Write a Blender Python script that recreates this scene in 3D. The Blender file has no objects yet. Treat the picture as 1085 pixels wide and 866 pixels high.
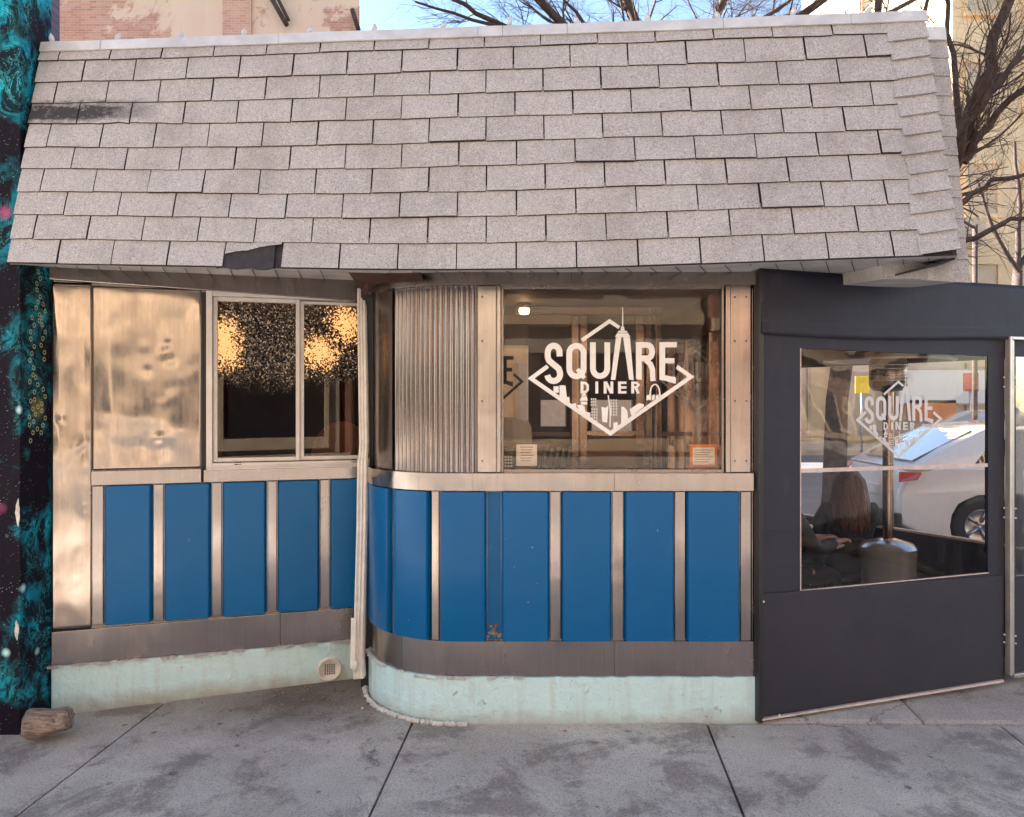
import bpy, bmesh, math, random
from mathutils import Vector, Matrix
R = math.radians
rnd = random.Random(7)
scene = bpy.context.scene
COL = scene.collection
EYE = 1.6; F = 800.0; CX = 542.5; HZ = 425.0

# ------------------------------------------------------------ helpers
class MB:
    def __init__(s): s.v = []; s.f = []; s.sm = []
    def add(s, vs, fs, smooth=False):
        o = len(s.v); s.v += [tuple(v) for v in vs]
        for f in fs: s.f.append(tuple(i + o for i in f)); s.sm.append(smooth)
        return s
    def box(s, x0, x1, y0, y1, z0, z1, M=None):
        vs = [Vector((x, y, z)) for z in (z0, z1) for y in (y0, y1) for x in (x0, x1)]
        if M is not None: vs = [M @ v for v in vs]
        return s.add(vs, [(0,2,3,1),(4,5,7,6),(0,1,5,4),(2,6,7,3),(0,4,6,2),(1,3,7,5)])
    def hexa(s, a, b):          # two quads a, b (4 points each)
        return s.add(list(a) + list(b), [(0,3,2,1),(4,5,6,7),(0,1,5,4),(1,2,6,5),(2,3,7,6),(3,0,4,7)])
    def prism(s, poly, fn, h):  # poly 2D, fn(u,v,w) -> 3D, w in (0,h)
        n = len(poly)
        vs = [fn(u, v, 0) for u, v in poly] + [fn(u, v, h) for u, v in poly]
        return s.add(vs, [tuple(range(n))[::-1], tuple(range(n, 2*n))] + [(i, (i+1) % n, n+(i+1) % n, n+i) for i in range(n)])
    def tube(s, pts, rads, seg=8, cap=True, smooth=True):
        pts = [Vector(p) for p in pts]
        if not hasattr(rads, '__len__'): rads = [rads]*len(pts)
        vs = []; fs = []; prev = None
        for i, p in enumerate(pts):
            t = (pts[min(i+1, len(pts)-1)] - pts[max(i-1, 0)]).normalized()
            if prev is None:
                a = Vector((0,0,1)) if abs(t.z) < .9 else Vector((1,0,0))
                n = t.cross(a).normalized()
            else:
                n = (prev - t*prev.dot(t)).normalized()
            prev = n; b = t.cross(n)
            for k in range(seg):
                an = 2*math.pi*k/seg
                vs.append(p + (n*math.cos(an) + b*math.sin(an))*rads[i])
        for i in range(len(pts)-1):
            for k in range(seg):
                fs.append((i*seg+k, i*seg+(k+1) % seg, (i+1)*seg+(k+1) % seg, (i+1)*seg+k))
        s.add(vs, fs, smooth)
        if cap:
            o = len(s.v) - len(vs)
            s.f.append(tuple(o+k for k in range(seg))[::-1]); s.sm.append(False)
            s.f.append(tuple(o+(len(pts)-1)*seg+k for k in range(seg))); s.sm.append(False)
        return s
    def lathe(s, prof, c, seg=32, smooth=True, axis='z'):
        vs = []; fs = []; n = len(prof)
        for k in range(seg):
            a = 2*math.pi*k/seg
            for r, z in prof:
                if axis == 'z': vs.append((c[0]+r*math.cos(a), c[1]+r*math.sin(a), c[2]+z))
                elif axis == 'y': vs.append((c[0]+r*math.cos(a), c[1]+z, c[2]+r*math.sin(a)))
        for k in range(seg):
            k2 = (k+1) % seg
            for i in range(n-1): fs.append((k*n+i, k2*n+i, k2*n+i+1, k*n+i+1))
        return s.add(vs, fs, smooth)
    def grid(s, fn, nu, nv, smooth=True):
        vs = [fn(i/nu, j/nv) for j in range(nv+1) for i in range(nu+1)]
        fs = [(j*(nu+1)+i, j*(nu+1)+i+1, (j+1)*(nu+1)+i+1, (j+1)*(nu+1)+i) for j in range(nv) for i in range(nu)]
        return s.add(vs, fs, smooth)

ROOT = {}
def tag(o, label=None, cat=None, group=None, kind=None):
    if label: o['label'] = label
    if cat: o['category'] = cat
    if group: o['group'] = group
    if kind: o['kind'] = kind
    return o
def thing(name, label, cat, loc=(0,0,0), rz=0, group=None):
    o = bpy.data.objects.new(name, None); COL.objects.link(o)
    o.empty_display_size = .2
    o.location = loc; o.rotation_euler = (0,0,rz)
    ROOT[o.name] = Matrix.Translation(loc) @ Matrix.Rotation(rz, 4, 'Z')
    return tag(o, label, cat, group)
def obj(name, mb, mat, parent=None, bevel=0, local=False, fix=True, seg=2, label=None):
    me = bpy.data.meshes.new(name)
    vs = mb.v
    M = ROOT.get(parent.name) if parent else None
    if M is not None and not local:
        Mi = M.inverted(); vs = [Mi @ Vector(v) for v in vs]
    me.from_pydata([tuple(v) for v in vs], [], mb.f)
    me.polygons.foreach_set('use_smooth', mb.sm)
    if fix:
        bm = bmesh.new(); bm.from_mesh(me); bmesh.ops.recalc_face_normals(bm, faces=bm.faces); bm.to_mesh(me); bm.free()
    o = bpy.data.objects.new(name, me); COL.objects.link(o)
    if mat: me.materials.append(mat)
    if parent:
        o.parent = parent
        if M is not None: ROOT[o.name] = M
    if bevel:
        m = o.modifiers.new('bevel', 'BEVEL'); m.width = bevel; m.segments = seg; m.limit_method = 'ANGLE'; m.angle_limit = R(40)
    if label: o['label'] = label
    return o
def struct(name, mb, mat, **k):
    o = obj(name, mb, mat, **k); o['kind'] = 'structure'; return o
def dup(o, loc=None, rz=None, label=None, group=None, parent=None):
    c = o.copy(); COL.objects.link(c); c.parent = parent
    if loc is not None: c.location = loc
    if rz is not None: c.rotation_euler = (0,0,rz)
    if label: c['label'] = label
    if group: c['group'] = group
    for ch in [x for x in bpy.data.objects if x.parent == o]:
        dup(ch, parent=c)
    return c

# ------------------------------------------------------------ materials
def nmat(name):
    m = bpy.data.materials.new(name); m.use_nodes = True
    nt = m.node_tree; nt.nodes.clear()
    out = nt.nodes.new('ShaderNodeOutputMaterial')
    return m, nt, out
class N:
    def __init__(s, nt): s.nt = nt; s.tc = None
    def new(s, t, **k):
        n = s.nt.nodes.new(t)
        for a, b in k.items():
            if hasattr(n, a): setattr(n, a, b)
        return n
    def link(s, a, b): s.nt.links.new(a, b)
    def put(s, sock, v):
        if isinstance(v, bpy.types.NodeSocket): s.link(v, sock)
        else:
            if sock.type == 'RGBA' and len(v) == 3: v = (*v, 1)
            sock.default_value = v
    def co(s, sc=(1,1,1), loc=(0,0,0), rot=(0,0,0), kind='Object'):
        if s.tc is None: s.tc = s.new('ShaderNodeTexCoord')
        m = s.new('ShaderNodeMapping'); s.link(s.tc.outputs[kind], m.inputs[0])
        m.inputs['Scale'].default_value = sc; m.inputs['Location'].default_value = loc; m.inputs['Rotation'].default_value = rot
        return m.outputs[0]
    def noise(s, vec, scale=5, det=4, rough=.55, dist=0, color=False):
        n = s.new('ShaderNodeTexNoise'); s.link(vec, n.inputs['Vector'])
        n.inputs['Scale'].default_value = scale; n.inputs['Detail'].default_value = det
        n.inputs['Roughness'].default_value = rough; n.inputs['Distortion'].default_value = dist
        return n.outputs['Color' if color else 'Fac']
    def voro(s, vec, scale, feature='F1', out='Distance', rand=1):
        n = s.new('ShaderNodeTexVoronoi', feature=feature); s.link(vec, n.inputs['Vector'])
        n.inputs['Scale'].default_value = scale; n.inputs['Randomness'].default_value = rand
        return n.outputs[out]
    def ramp(s, fac, stops, interp='LINEAR'):
        n = s.new('ShaderNodeValToRGB'); s.link(fac, n.inputs[0]); cr = n.color_ramp; cr.interpolation = interp
        while len(cr.elements) < len(stops): cr.elements.new(.5)
        for e, (p, c) in zip(cr.elements, stops):
            e.position = p
            e.color = (c, c, c, 1) if not hasattr(c, '__len__') else (*c, 1)
        return n.outputs[0]
    def mix(s, f, a, b, mode='MIX'):
        n = s.new('ShaderNodeMix', data_type='RGBA', blend_type=mode)
        s.put(n.inputs[0], f); s.put(n.inputs[6], a); s.put(n.inputs[7], b)
        return n.outputs[2]
    def math(s, op, a, b=0.0, c=0.0):
        n = s.new('ShaderNodeMath', operation=op); s.put(n.inputs[0], a); s.put(n.inputs[1], b); s.put(n.inputs[2], c)
        return n.outputs[0]
    def sep(s, v):
        n = s.new('ShaderNodeSeparateXYZ'); s.link(v, n.inputs[0]); return n.outputs
    def bump(s, h, strength=.3, dist=.01, normal=None):
        n = s.new('ShaderNodeBump'); s.put(n.inputs['Height'], h); n.inputs['Strength'].default_value = strength; n.inputs['Distance'].default_value = dist
        if normal is not None: s.link(normal, n.inputs['Normal'])
        return n.outputs[0]
    def bsdf(s, out, base=(.5,.5,.5), rough=.5, metal=0, normal=None, **k):
        p = s.new('ShaderNodeBsdfPrincipled')
        s.put(p.inputs['Base Color'], base); s.put(p.inputs['Roughness'], rough); s.put(p.inputs['Metallic'], metal)
        if normal is not None: s.link(normal, p.inputs['Normal'])
        for a, b in k.items(): s.put(p.inputs[a.replace('_', ' ')], b)
        s.link(p.outputs[0], out.inputs[0]); return p
def simple(name, base, rough=.5, metal=0, var=.12, nscale=8, bump=0, bscale=60, **k):
    m, nt, out = nmat(name); n = N(nt)
    v = n.co()
    f = n.noise(v, nscale, 5, .6)
    c = n.mix(n.ramp(f, [(.3, 0), (.75, 1)]), tuple(x*(1-var) for x in base), tuple(min(1, x*(1+var)) for x in base))
    nm = n.bump(n.noise(v, bscale, 4, .6), .5, bump) if bump else None
    r = n.math('ADD', n.math('MULTIPLY', n.noise(v, nscale*2.3, 4), .16), rough-.08)
    n.bsdf(out, c, r, metal, nm, **k); return m

def steel(name, base, rough, dent, dscale=2.2, streak=.25, dirt=.4, dg=.02):
    m, nt, out = nmat(name); n = N(nt); v = n.co()
    st = n.noise(n.co((34, 34, .7)), 3, 5, .65)
    big = n.noise(n.co((1, 1, .8)), 2.3, 5, .6, .6)
    stain = n.ramp(n.noise(n.co((6, 6, 2)), 2.2, 6, .7), [(.42, 0), (.72, 1)])
    c = n.mix(n.math('MULTIPLY', n.ramp(st, [(.35, 0), (.65, 1)]), streak*1.6), base, tuple(x*.62 for x in base))
    c = n.mix(n.math('MULTIPLY', stain, dirt), c, (base[0]*.55, base[1]*.43, base[2]*.36))
    r = n.math('ADD', n.math('MULTIPLY', big, .22), rough-.11)
    r = n.math('ADD', r, n.math('MULTIPLY', stain, .1))
    d1 = n.noise(v, dscale, 2, .45, .4)
    b1 = n.bump(d1, 1, dent)
    b3 = b1
    n.bsdf(out, c, r, 1.0, b3)
    return m
M = {}
M['steel'] = steel('brushed_steel', (.44,.39,.365), .17, .008, 2.2, .25, .08)
M['steel_dent'] = steel('dented_steel', (.43,.36,.31), .13, .016, 2.0, .2, .15)
M['steel_kick'] = steel('worn_kick_steel', (.41,.365,.345), .19, .006, 2.4, .2, .10)
M['steel_dark'] = steel('tarnished_steel', (.30,.265,.25), .2, .008, 2.4, .25, .12)
M['flute'] = steel('fluted_steel', (.31,.285,.285), .13, .001, 3, .5, .3, 0)
M['chrome'] = simple('heater_steel', (.80,.75,.71), .2, .7, .08, 4)

def m_blue():
    m, nt, out = nmat('blue_enamel'); n = N(nt); v = n.co()
    oi = n.new('ShaderNodeObjectInfo')
    c = n.mix(n.noise(v, 3, 4), (.0, .102, .275), (.0, .130, .345))
    c = n.mix(n.math('MULTIPLY', oi.outputs['Random'], .35), c, (.0, .080, .23))
    chips = n.ramp(n.noise(v, 38, 3, .6), [(.725, 0), (.74, 1)])
    region = n.ramp(n.noise(n.co(loc=(3,2,1)), 2.5, 2), [(.5, 0), (.58, 1)])
    cf = n.math('MULTIPLY', chips, region)
    c = n.mix(cf, c, (.55, .50, .42))
    scr = n.ramp(n.noise(n.co((40, 40, 5)), 3, 5, .7), [(.66, 0), (.8, 1)])
    c = n.mix(n.math('MULTIPLY', scr, .18), c, (.12,.28,.42))
    nm = n.bump(n.noise(v, 3, 2), 1, .007)
    n.bsdf(out, c, n.math('ADD', n.math('MULTIPLY', n.noise(v, 14, 4), .2), .22), 0, nm, Specular_IOR_Level=.3)
    return m
M['blue'] = m_blue()

def m_base():
    m, nt, out = nmat('painted_concrete_base'); n = N(nt); v = n.co()
    xyz = n.sep(v)
    c = n.mix(n.noise(v, 4, 6, .6), (.52,.74,.75), (.64,.84,.85))
    strk = n.ramp(n.noise(n.co((9, 9, .9)), 2.2, 5, .65), [(.5, 0), (.75, 1)])
    c = n.mix(n.math('MULTIPLY', strk, .38), c, (.42,.36,.27))
    low = n.ramp(n.math('ADD', xyz[2], n.math('MULTIPLY', n.noise(v, 9, 4), .12)), [(.03, 1), (.13, 0)])
    c = n.mix(n.math('MULTIPLY', low, .7), c, (.30,.22,.14))
    chip = n.ramp(n.noise(v, 11, 8, .72), [(.66, 0), (.68, 1)])
    c = n.mix(n.math('MULTIPLY', chip, .75), c, (.66,.64,.58))
    sp = n.ramp(n.noise(v, 60, 3, .6), [(.68, 0), (.74, 1)])
    c = n.mix(n.math('MULTIPLY', sp, .5), c, (.12,.10,.08))
    h = n.math('ADD', n.noise(v, 22, 6, .6), n.math('MULTIPLY', chip, .8))
    n.bsdf(out, c, .62, 0, n.bump(h, 1, .013)); return m
M['base'] = m_base()
M['crust'] = simple('crumbling_paint', (.62,.60,.55), .8, 0, .3, 20, .01, 40)

def m_shingle(name, stain=True, mul=1.0):
    m, nt, out = nmat(name); n = N(nt); v = n.co()
    geo = n.new('ShaderNodeNewGeometry')
    gr = n.noise(v, 170, 3, .8)
    gr2 = n.voro(v, 190, out='Color')
    g2 = n.sep(gr2)[0]
    a = (.415*mul,.40*mul,.40*mul); b = (.46*mul,.445*mul,.444*mul)
    c = n.mix(geo.outputs['Random Per Island'], a, b)
    c = n.mix(n.ramp(g2, [(.55, 0), (1, .75)]), c, (.62,.60,.58))
    c = n.mix(n.ramp(gr, [(.34, .8), (.48, 0)]), c, (.10,.085,.08))
    d = n.noise(v, 3.2, 6, .7)
    c = n.mix(n.ramp(d, [(.48, 0), (.8, .6)]), c, (.20,.175,.16))
    strk = n.noise(n.co((14, 14, .8)), 2, 4, .6)
    c = n.mix(n.ramp(strk, [(.55, 0), (.85, .4)]), c, (.19,.165,.16))
    if stain:   # a tar stain on the roof near its left end
        x, y, z = n.sep(v)
        nz = n.noise(n.co((9, 9, 16)), 3, 6, .7)
        fx = n.math('MULTIPLY', n.ramp(n.math('ADD', x, 2.2), [(.02, 1), (.42, 1), (.80, 0)]), 1)
        zz = n.math('SUBTRACT', z, n.math('MULTIPLY', nz, .10))
        fz = n.ramp(n.math('SUBTRACT', zz, 2.5), [(.425, 0), (.455, 1), (.50, 1), (.56, 0)])
        f = n.math('MULTIPLY', n.math('MULTIPLY', fx, fz), n.ramp(nz, [(.3, .5), (.55, 1)]))
        c = n.mix(n.math('MINIMUM', n.math('MULTIPLY', f, 1.2), .93), c, (.03,.027,.03))
    h = n.math('ADD', gr, n.math('MULTIPLY', g2, .6))
    n.bsdf(out, c, .9, 0, n.bump(h, .8, .0022), Specular_IOR_Level=.25); return m
M['shingle'] = m_shingle('asphalt_shingle')
M['shingle2'] = m_shingle('asphalt_shingle_hip', False, 1.02)
M['tar'] = simple('exposed_tar_paper', (.028,.023,.027), .7, 0, .4, 30, .006, 50)
M['flash'] = simple('aluminium_flashing', (.62,.62,.62), .5, .35, .2, 6, .004, 14)
M['soffit'] = simple('painted_soffit', (.50,.47,.45), .7, 0, .3, 5, .003, 20)
M['rust'] = simple('rusty_gutter_metal', (.07,.028,.018), .7, .1, .6, 9, .01, 25)
M['black_gap'] = simple('black_seal_and_shade', (.015,.012,.012), .6)  # black for seams and cables, also for the painted corner shade
M['white_frame'] = simple('weathered_white_aluminium', (.66,.61,.57), .4, .1, .12, 6, .002, 20)
M['pipe'] = simple('flaking_white_paint_pipe', (.76,.71,.63), .5, 0, .14, 14, .004, 30)

def m_canvas():
    m, nt, out = nmat('black_canvas'); n = N(nt); v = n.co()
    w = n.new('ShaderNodeTexWave'); n.link(n.co((1, 1, 1)), w.inputs[0]); w.inputs['Scale'].default_value = 70; w.bands_direction = 'Z'
    w2 = n.new('ShaderNodeTexWave'); n.link(n.co((1, .6, 0)), w2.inputs[0]); w2.inputs['Scale'].default_value = 70; w2.bands_direction = 'X'
    f = n.noise(v, 2, 5, .6)
    c = n.mix(f, (.010,.010,.021), (.018,.017,.033))
    d = n.ramp(n.noise(v, 90, 3, .7), [(.72, 0), (.78, 1)])
    c = n.mix(n.math('MULTIPLY', d, .5), c, (.25,.24,.25))
    c = n.mix(n.ramp(n.noise(n.co((8,8,2)), 2, 5, .7), [(.55, 0), (.9, .3)]), c, (.10,.09,.10))
    h = n.math('ADD', w.outputs['Fac'], w2.outputs['Fac'])
    wr = n.noise(n.co((1, 1, 2.2)), 1.8, 3, .5, .5)
    n.bsdf(out, c, .55, 0, n.bump(h, .35, .0012, n.bump(wr, 1, .012)), Specular_IOR_Level=.5); return m
M['canvas'] = m_canvas()
M['canvas_board'] = simple('textured_black_board', (.021,.020,.032), .55, 0, .2, 3, .003, 160)
M['alu'] = simple('door_aluminium', (.60,.56,.52), .35, .7, .15, 8)
M['whitetrim'] = simple('dirty_white_trim', (.62,.52,.48), .6, 0, .2, 20)
def m_decal(name, c):
    return simple(name, c, .5, 0, .03)
M['decal'] = m_decal('white_vinyl', (.84,.80,.77))
M['decal_grey'] = m_decal('grey_vinyl', (.62,.62,.65))

def m_glass(name, tint=(1,1,1), k=1.0, wav=.004, rough=0.0, dirt=.03):
    m, nt, out = nmat(name); n = N(nt)
    tr = n.new('ShaderNodeBsdfTransparent'); tr.inputs[0].default_value = (*tint, 1)
    gl = n.new('ShaderNodeBsdfGlossy'); gl.inputs['Roughness'].default_value = rough; gl.inputs[0].default_value = (1,.97,.95,1)
    nm = n.bump(n.noise(n.co(), 2.5, 2), 1, wav); n.link(nm, gl.inputs['Normal'])
    fr = n.new('ShaderNodeFresnel'); fr.inputs[0].default_value = 1.5
    ms = n.new('ShaderNodeMixShader'); n.link(n.math('MINIMUM', n.math('MULTIPLY', fr.outputs[0], k*2), 1.0), ms.inputs[0])
    n.link(tr.outputs[0], ms.inputs[1]); n.link(gl.outputs[0], ms.inputs[2])
    df = n.new('ShaderNodeBsdfDiffuse'); df.inputs[0].default_value = (.6,.55,.5,1)
    ms2 = n.new('ShaderNodeMixShader')
    n.link(n.math('MULTIPLY', n.ramp(n.noise(n.co((1,1,.4)), 7, 7, .75), [(.4, 0), (.8, 1)]), dirt), ms2.inputs[0])
    n.link(ms.outputs[0], ms2.inputs[1]); n.link(df.outputs[0], ms2.inputs[2])
    n.link(ms2.outputs[0], out.inputs[0]); return m
M['glass'] = m_glass('window_glass', (.98,.94,.90), .22, .0003, 0, .05)
M['vinyl'] = m_glass('clear_vinyl', (.97,.95,.93), .38, .003, .015, .05)
M['glass_dark'] = m_glass('tinted_glass', (.12,.12,.13), 1.5, .002)
M['glass_brown'] = m_glass('brown_glass', (.50,.36,.28), .5, .0004, 0, .08)
def m_film():
    m, nt, out = nmat('sparkling_obscured_glass'); n = N(nt)
    vc = n.voro(n.co(), 150, out='Color')
    geo = n.new('ShaderNodeNewGeometry')
    sb = n.new('ShaderNodeVectorMath', operation='SUBTRACT'); n.link(vc, sb.inputs[0]); sb.inputs[1].default_value = (.5,.5,.5)
    ml = n.new('ShaderNodeVectorMath', operation='MULTIPLY_ADD'); n.link(sb.outputs[0], ml.inputs[0]); ml.inputs[1].default_value = (1.15,1.15,1.15); n.link(geo.outputs['Normal'], ml.inputs[2])
    nn_ = n.new('ShaderNodeVectorMath', operation='NORMALIZE'); n.link(ml.outputs[0], nn_.inputs[0]); nm = nn_.outputs[0]
    rf = n.new('ShaderNodeBsdfRefraction'); rf.inputs['Roughness'].default_value = .09; rf.inputs['IOR'].default_value = 1.35
    rf.inputs[0].default_value = (.55,.38,.26,1); n.link(nm, rf.inputs['Normal'])
    gl = n.new('ShaderNodeBsdfGlossy'); gl.inputs['Roughness'].default_value = .05; n.link(nm, gl.inputs['Normal']); gl.inputs[0].default_value = (1,.88,.72,1)
    ms = n.new('ShaderNodeMixShader'); ms.inputs[0].default_value = .10
    n.link(rf.outputs[0], ms.inputs[1]); n.link(gl.outputs[0], ms.inputs[2])
    tr = n.new('ShaderNodeBsdfTransparent'); tr.inputs[0].default_value = (.50,.36,.28,1)
    g2 = n.new('ShaderNodeBsdfGlossy'); g2.inputs['Roughness'].default_value = 0.0; mp = n.new('ShaderNodeMixShader'); mp.inputs[0].default_value = .04
    n.link(tr.outputs[0], mp.inputs[1]); n.link(g2.outputs[0], mp.inputs[2])
    z = n.sep(n.co())[2]
    zz = n.math('ADD', z, n.math('MULTIPLY', n.math('SUBTRACT', n.noise(n.co(), 130, 3, .8), .5), .42))
    zz = n.math('ADD', zz, n.math('MULTIPLY', n.math('SUBTRACT', n.noise(n.co(), 5, 3), .5), .25))
    fm = n.ramp(n.math('SUBTRACT', zz, 1.2), [(.50, 0), (.53, 1)])
    m3 = n.new('ShaderNodeMixShader'); n.link(fm, m3.inputs[0]); n.link(mp.outputs[0], m3.inputs[1]); n.link(ms.outputs[0], m3.inputs[2])
    n.link(m3.outputs[0], out.inputs[0]); return m
M['film'] = m_film()

def m_walk():
    m, nt, out = nmat('sidewalk_concrete'); n = N(nt); v = n.co()
    geo = n.new('ShaderNodeNewGeometry')
    c = n.mix(geo.outputs['Random Per Island'], (.68,.58,.47), (.70,.63,.55))
    c = n.mix(n.ramp(n.noise(v, 1.6, 6, .65), [(.35, .55), (.7, 0)]), c, (.22,.175,.15))
    c = n.mix(n.ramp(n.noise(n.co(loc=(5,3,0)), 3.1, 5, .6), [(.5, 0), (.8, .5)]), c, (.56,.53,.50))
    # dark gum and oil spots
    sp = n.ramp(n.math('ADD', n.voro(v, 5.5), n.math('MULTIPLY', n.noise(v, 13, 5, .7), .42)), [(.27, 1), (.31, 0)])
    gate = n.ramp(n.noise(n.co(loc=(9,9,0)), 1.7, 2), [(.42, 0), (.5, 1)])
    c = n.mix(n.math('MULTIPLY', n.math('MULTIPLY', sp, gate), .72), c, (.05,.04,.045))
    sp2 = n.ramp(n.math('ADD', n.voro(n.co(loc=(2,1,0)), 15), n.math('MULTIPLY', n.noise(v, 34, 4), .4)), [(.26, 1), (.31, 0)])
    gate2 = n.ramp(n.noise(n.co(loc=(4,7,0)), 1.2, 2), [(.5, 0), (.58, 1)])
    c = n.mix(n.math('MULTIPLY', n.math('MULTIPLY', sp2, gate2), .5), c, (.07,.06,.06))
    bl = n.ramp(n.noise(n.co(loc=(1,8,0)), 2.4, 7, .75, .3), [(.51, 0), (.60, 1)])
    c = n.mix(n.math('MULTIPLY', bl, .6), c, (.15,.105,.085))
    # grime along the building line
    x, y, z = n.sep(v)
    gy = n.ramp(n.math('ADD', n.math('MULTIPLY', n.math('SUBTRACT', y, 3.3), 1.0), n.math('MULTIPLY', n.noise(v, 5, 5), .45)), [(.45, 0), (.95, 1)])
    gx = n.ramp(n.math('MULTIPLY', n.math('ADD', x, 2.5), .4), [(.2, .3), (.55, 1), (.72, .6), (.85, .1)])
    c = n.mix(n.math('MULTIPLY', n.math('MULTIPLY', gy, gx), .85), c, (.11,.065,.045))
    fine = n.noise(v, 120, 4, .8)
    c = n.mix(n.ramp(fine, [(.36, .75), (.49, 0)]), c, (.14,.12,.11))
    c = n.mix(n.ramp(fine, [(.56, 0), (.72, .7)]), c, (.72,.69,.66))
    wv = n.new('ShaderNodeVectorMath', operation='MULTIPLY_ADD'); n.link(n.noise(v, 3.5, 6, .6, color=True), wv.inputs[0]); wv.inputs[1].default_value = (.5,.5,0); n.link(n.co(loc=(.3,.1,0)), wv.inputs[2])
    crk = n.ramp(n.voro(wv.outputs[0], .7, 'DISTANCE_TO_EDGE'), [(0, 1), (.003, 0)])
    cg = n.ramp(n.noise(n.co(loc=(3,1,0)), 1.1, 2), [(.56, 0), (.60, 1)])
    wob = n.math('MULTIPLY', crk, cg)
    c = n.mix(n.math('MULTIPLY', wob, .8), c, (.05,.04,.04))
    h = n.math('ADD', n.noise(v, 120, 4, .7), n.math('MULTIPLY', n.noise(v, 9, 4), 1.5))
    h = n.math('SUBTRACT', h, wob)
    n.bsdf(out, c, n.math('ADD', n.math('MULTIPLY', n.noise(v, 3, 4), .3), .5), 0, n.bump(h, .6, .004)); return m
M['walk'] = m_walk()
M['asphalt'] = simple('asphalt', (.075,.075,.082), .8, 0, .25, 1.5, .006, 90)
M['asphalt_far'] = simple('worn_side_street_asphalt', (.13,.13,.145), .7, 0, .2, 1.2, .006, 90)
M['paintline'] = simple('road_paint', (.7,.7,.68), .6, 0, .2, 9)
M['joint'] = simple('joint_filler', (.05,.043,.04), .9, 0, .5, 12)

def m_mural():
    m, nt, out = nmat('nebula_mural_paint'); n = N(nt); v = n.co((1,1,1))
    d = n.noise(v, 1.6, 3, .6, color=True)
    vv = n.new('ShaderNodeVectorMath', operation='MULTIPLY_ADD'); n.link(d, vv.inputs[0]); vv.inputs[1].default_value = (.7,.7,.7); n.link(v, vv.inputs[2])
    w = n.noise(vv.outputs[0], 3.6, 7, .62, .5)
    ridge = n.ramp(w, [(.455, 0), (.495, 1), (.51, 1), (.56, 0)])
    w2 = n.noise(vv.outputs[0], 11, 7, .7, .8)
    ridge2 = n.ramp(w2, [(.475, 0), (.498, 1), (.502, 1), (.525, 0)])
    cloud = n.ramp(n.noise(n.co(loc=(2.2,1.1,.3)), 1.7, 4, .6), [(.43, 0), (.60, 1)])
    c = n.mix(n.noise(v, 2.2, 4), (.004,.004,.010), (.012,.007,.014))
    c = n.mix(n.math('MULTIPLY', cloud, .55), c, (.0,.05,.075))
    c = n.mix(n.math('MULTIPLY', ridge, cloud), c, (.0,.40,.55))
    c = n.mix(n.math('MULTIPLY', n.math('MULTIPLY', ridge2, cloud), .8), c, (.08,.62,.66))
    pk = n.ramp(n.voro(n.co(loc=(1,2,.7)), 2.3), [(.02, 1), (.10, 0)])
    c = n.mix(n.math('MULTIPLY', pk, .7), c, (.50,.10,.26))
    yl = n.ramp(n.voro(n.co(loc=(4,2.6,.2)), 1.5), [(.03, 1), (.14, 0)])
    c = n.mix(n.math('MULTIPLY', yl, .8), c, (.62,.38,.04))
    st = n.ramp(n.voro(v, 70), [(.07, 1), (.12, 0)])
    c = n.mix(n.math('MULTIPLY', st, n.ramp(n.noise(v, 12, 2), [(.45, 0), (.6, 1)])), c, (.8,.85,.8))
    bs = n.ramp(n.voro(v, 4.2), [(.01, 1), (.035, .9), (.11, 0)])
    c = n.mix(n.math('MULTIPLY', bs, .9), c, (.55,.90,.92))
    n.bsdf(out, c, .75, 0, n.bump(n.noise(v, 30, 5), .4, .006), Specular_IOR_Level=.15); return m
M['mural'] = m_mural()
def m_brick(name, a, b, mort, sc, rot=(R(90),0,0), plaster=None, thr=.5, bw=.5, rh=.25, pl_alt=None):
    m, nt, out = nmat(name); n = N(nt); v = n.co()
    br = n.new('ShaderNodeTexBrick'); n.link(n.co(rot=rot), br.inputs['Vector'])
    br.inputs['Color1'].default_value = (*a,1); br.inputs['Color2'].default_value = (*b,1); br.inputs['Mortar'].default_value = (*mort,1)
    br.inputs['Scale'].default_value = sc; br.inputs['Mortar Size'].default_value = .018; br.inputs['Bias'].default_value = 0
    br.inputs['Row Height'].default_value = .17
    c = n.mix(n.math('MULTIPLY', n.noise(v, 3, 5), .4), br.outputs[0], tuple(x*.5 for x in a))
    h = br.outputs['Fac']
    if plaster:
        f = n.ramp(n.noise(n.co((.55,.55,.55)), 1.1, 7, .68, .5), [(thr-.015, 0), (thr+.015, 1)])
        pc = n.mix(n.noise(n.co((2,2,.4)), 2, 6, .7), plaster, pl_alt or tuple(x*.72 for x in plaster))
        c = n.mix(f, c, pc)
        h = n.mix(f, h, (.0,.0,.0))
    n.bsdf(out, c, .85, 0, n.bump(h, -.6, .01)); return m
M['purple_brick'] = m_brick('purple_painted_brick', (.13,.10,.16), (.17,.13,.19), (.10,.08,.12), 4)
M['plaster_wall'] = m_brick('patched_plaster_brick', (.52,.27,.19), (.66,.42,.32), (.62,.50,.42), 5, plaster=(.80,.68,.55), thr=.50, pl_alt=(.66,.50,.38))
M['cream'] = simple('cream_stone', (.72,.52,.30), .8, 0, .15, 1.2, .01, 12)
M['cream2'] = simple('tan_stone', (.55,.42,.28), .8, 0, .2, 1.5, .01, 12)  # darker tan stone for trims, kerbs and the tower
M['opp1'] = simple('tan_brick_facade', (.40,.25,.16), .8, 0, .25, 1.0, .01, 20)
M['opp2'] = simple('limestone_facade', (.46,.38,.29), .8, 0, .2, 1.0, .01, 20)
M['opp3'] = simple('red_brick_facade', (.22,.10,.065), .8, 0, .25, 1.0, .01, 20)
M['dark_pane'] = simple('dark_window_pane', (.03,.032,.036), .08)
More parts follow.
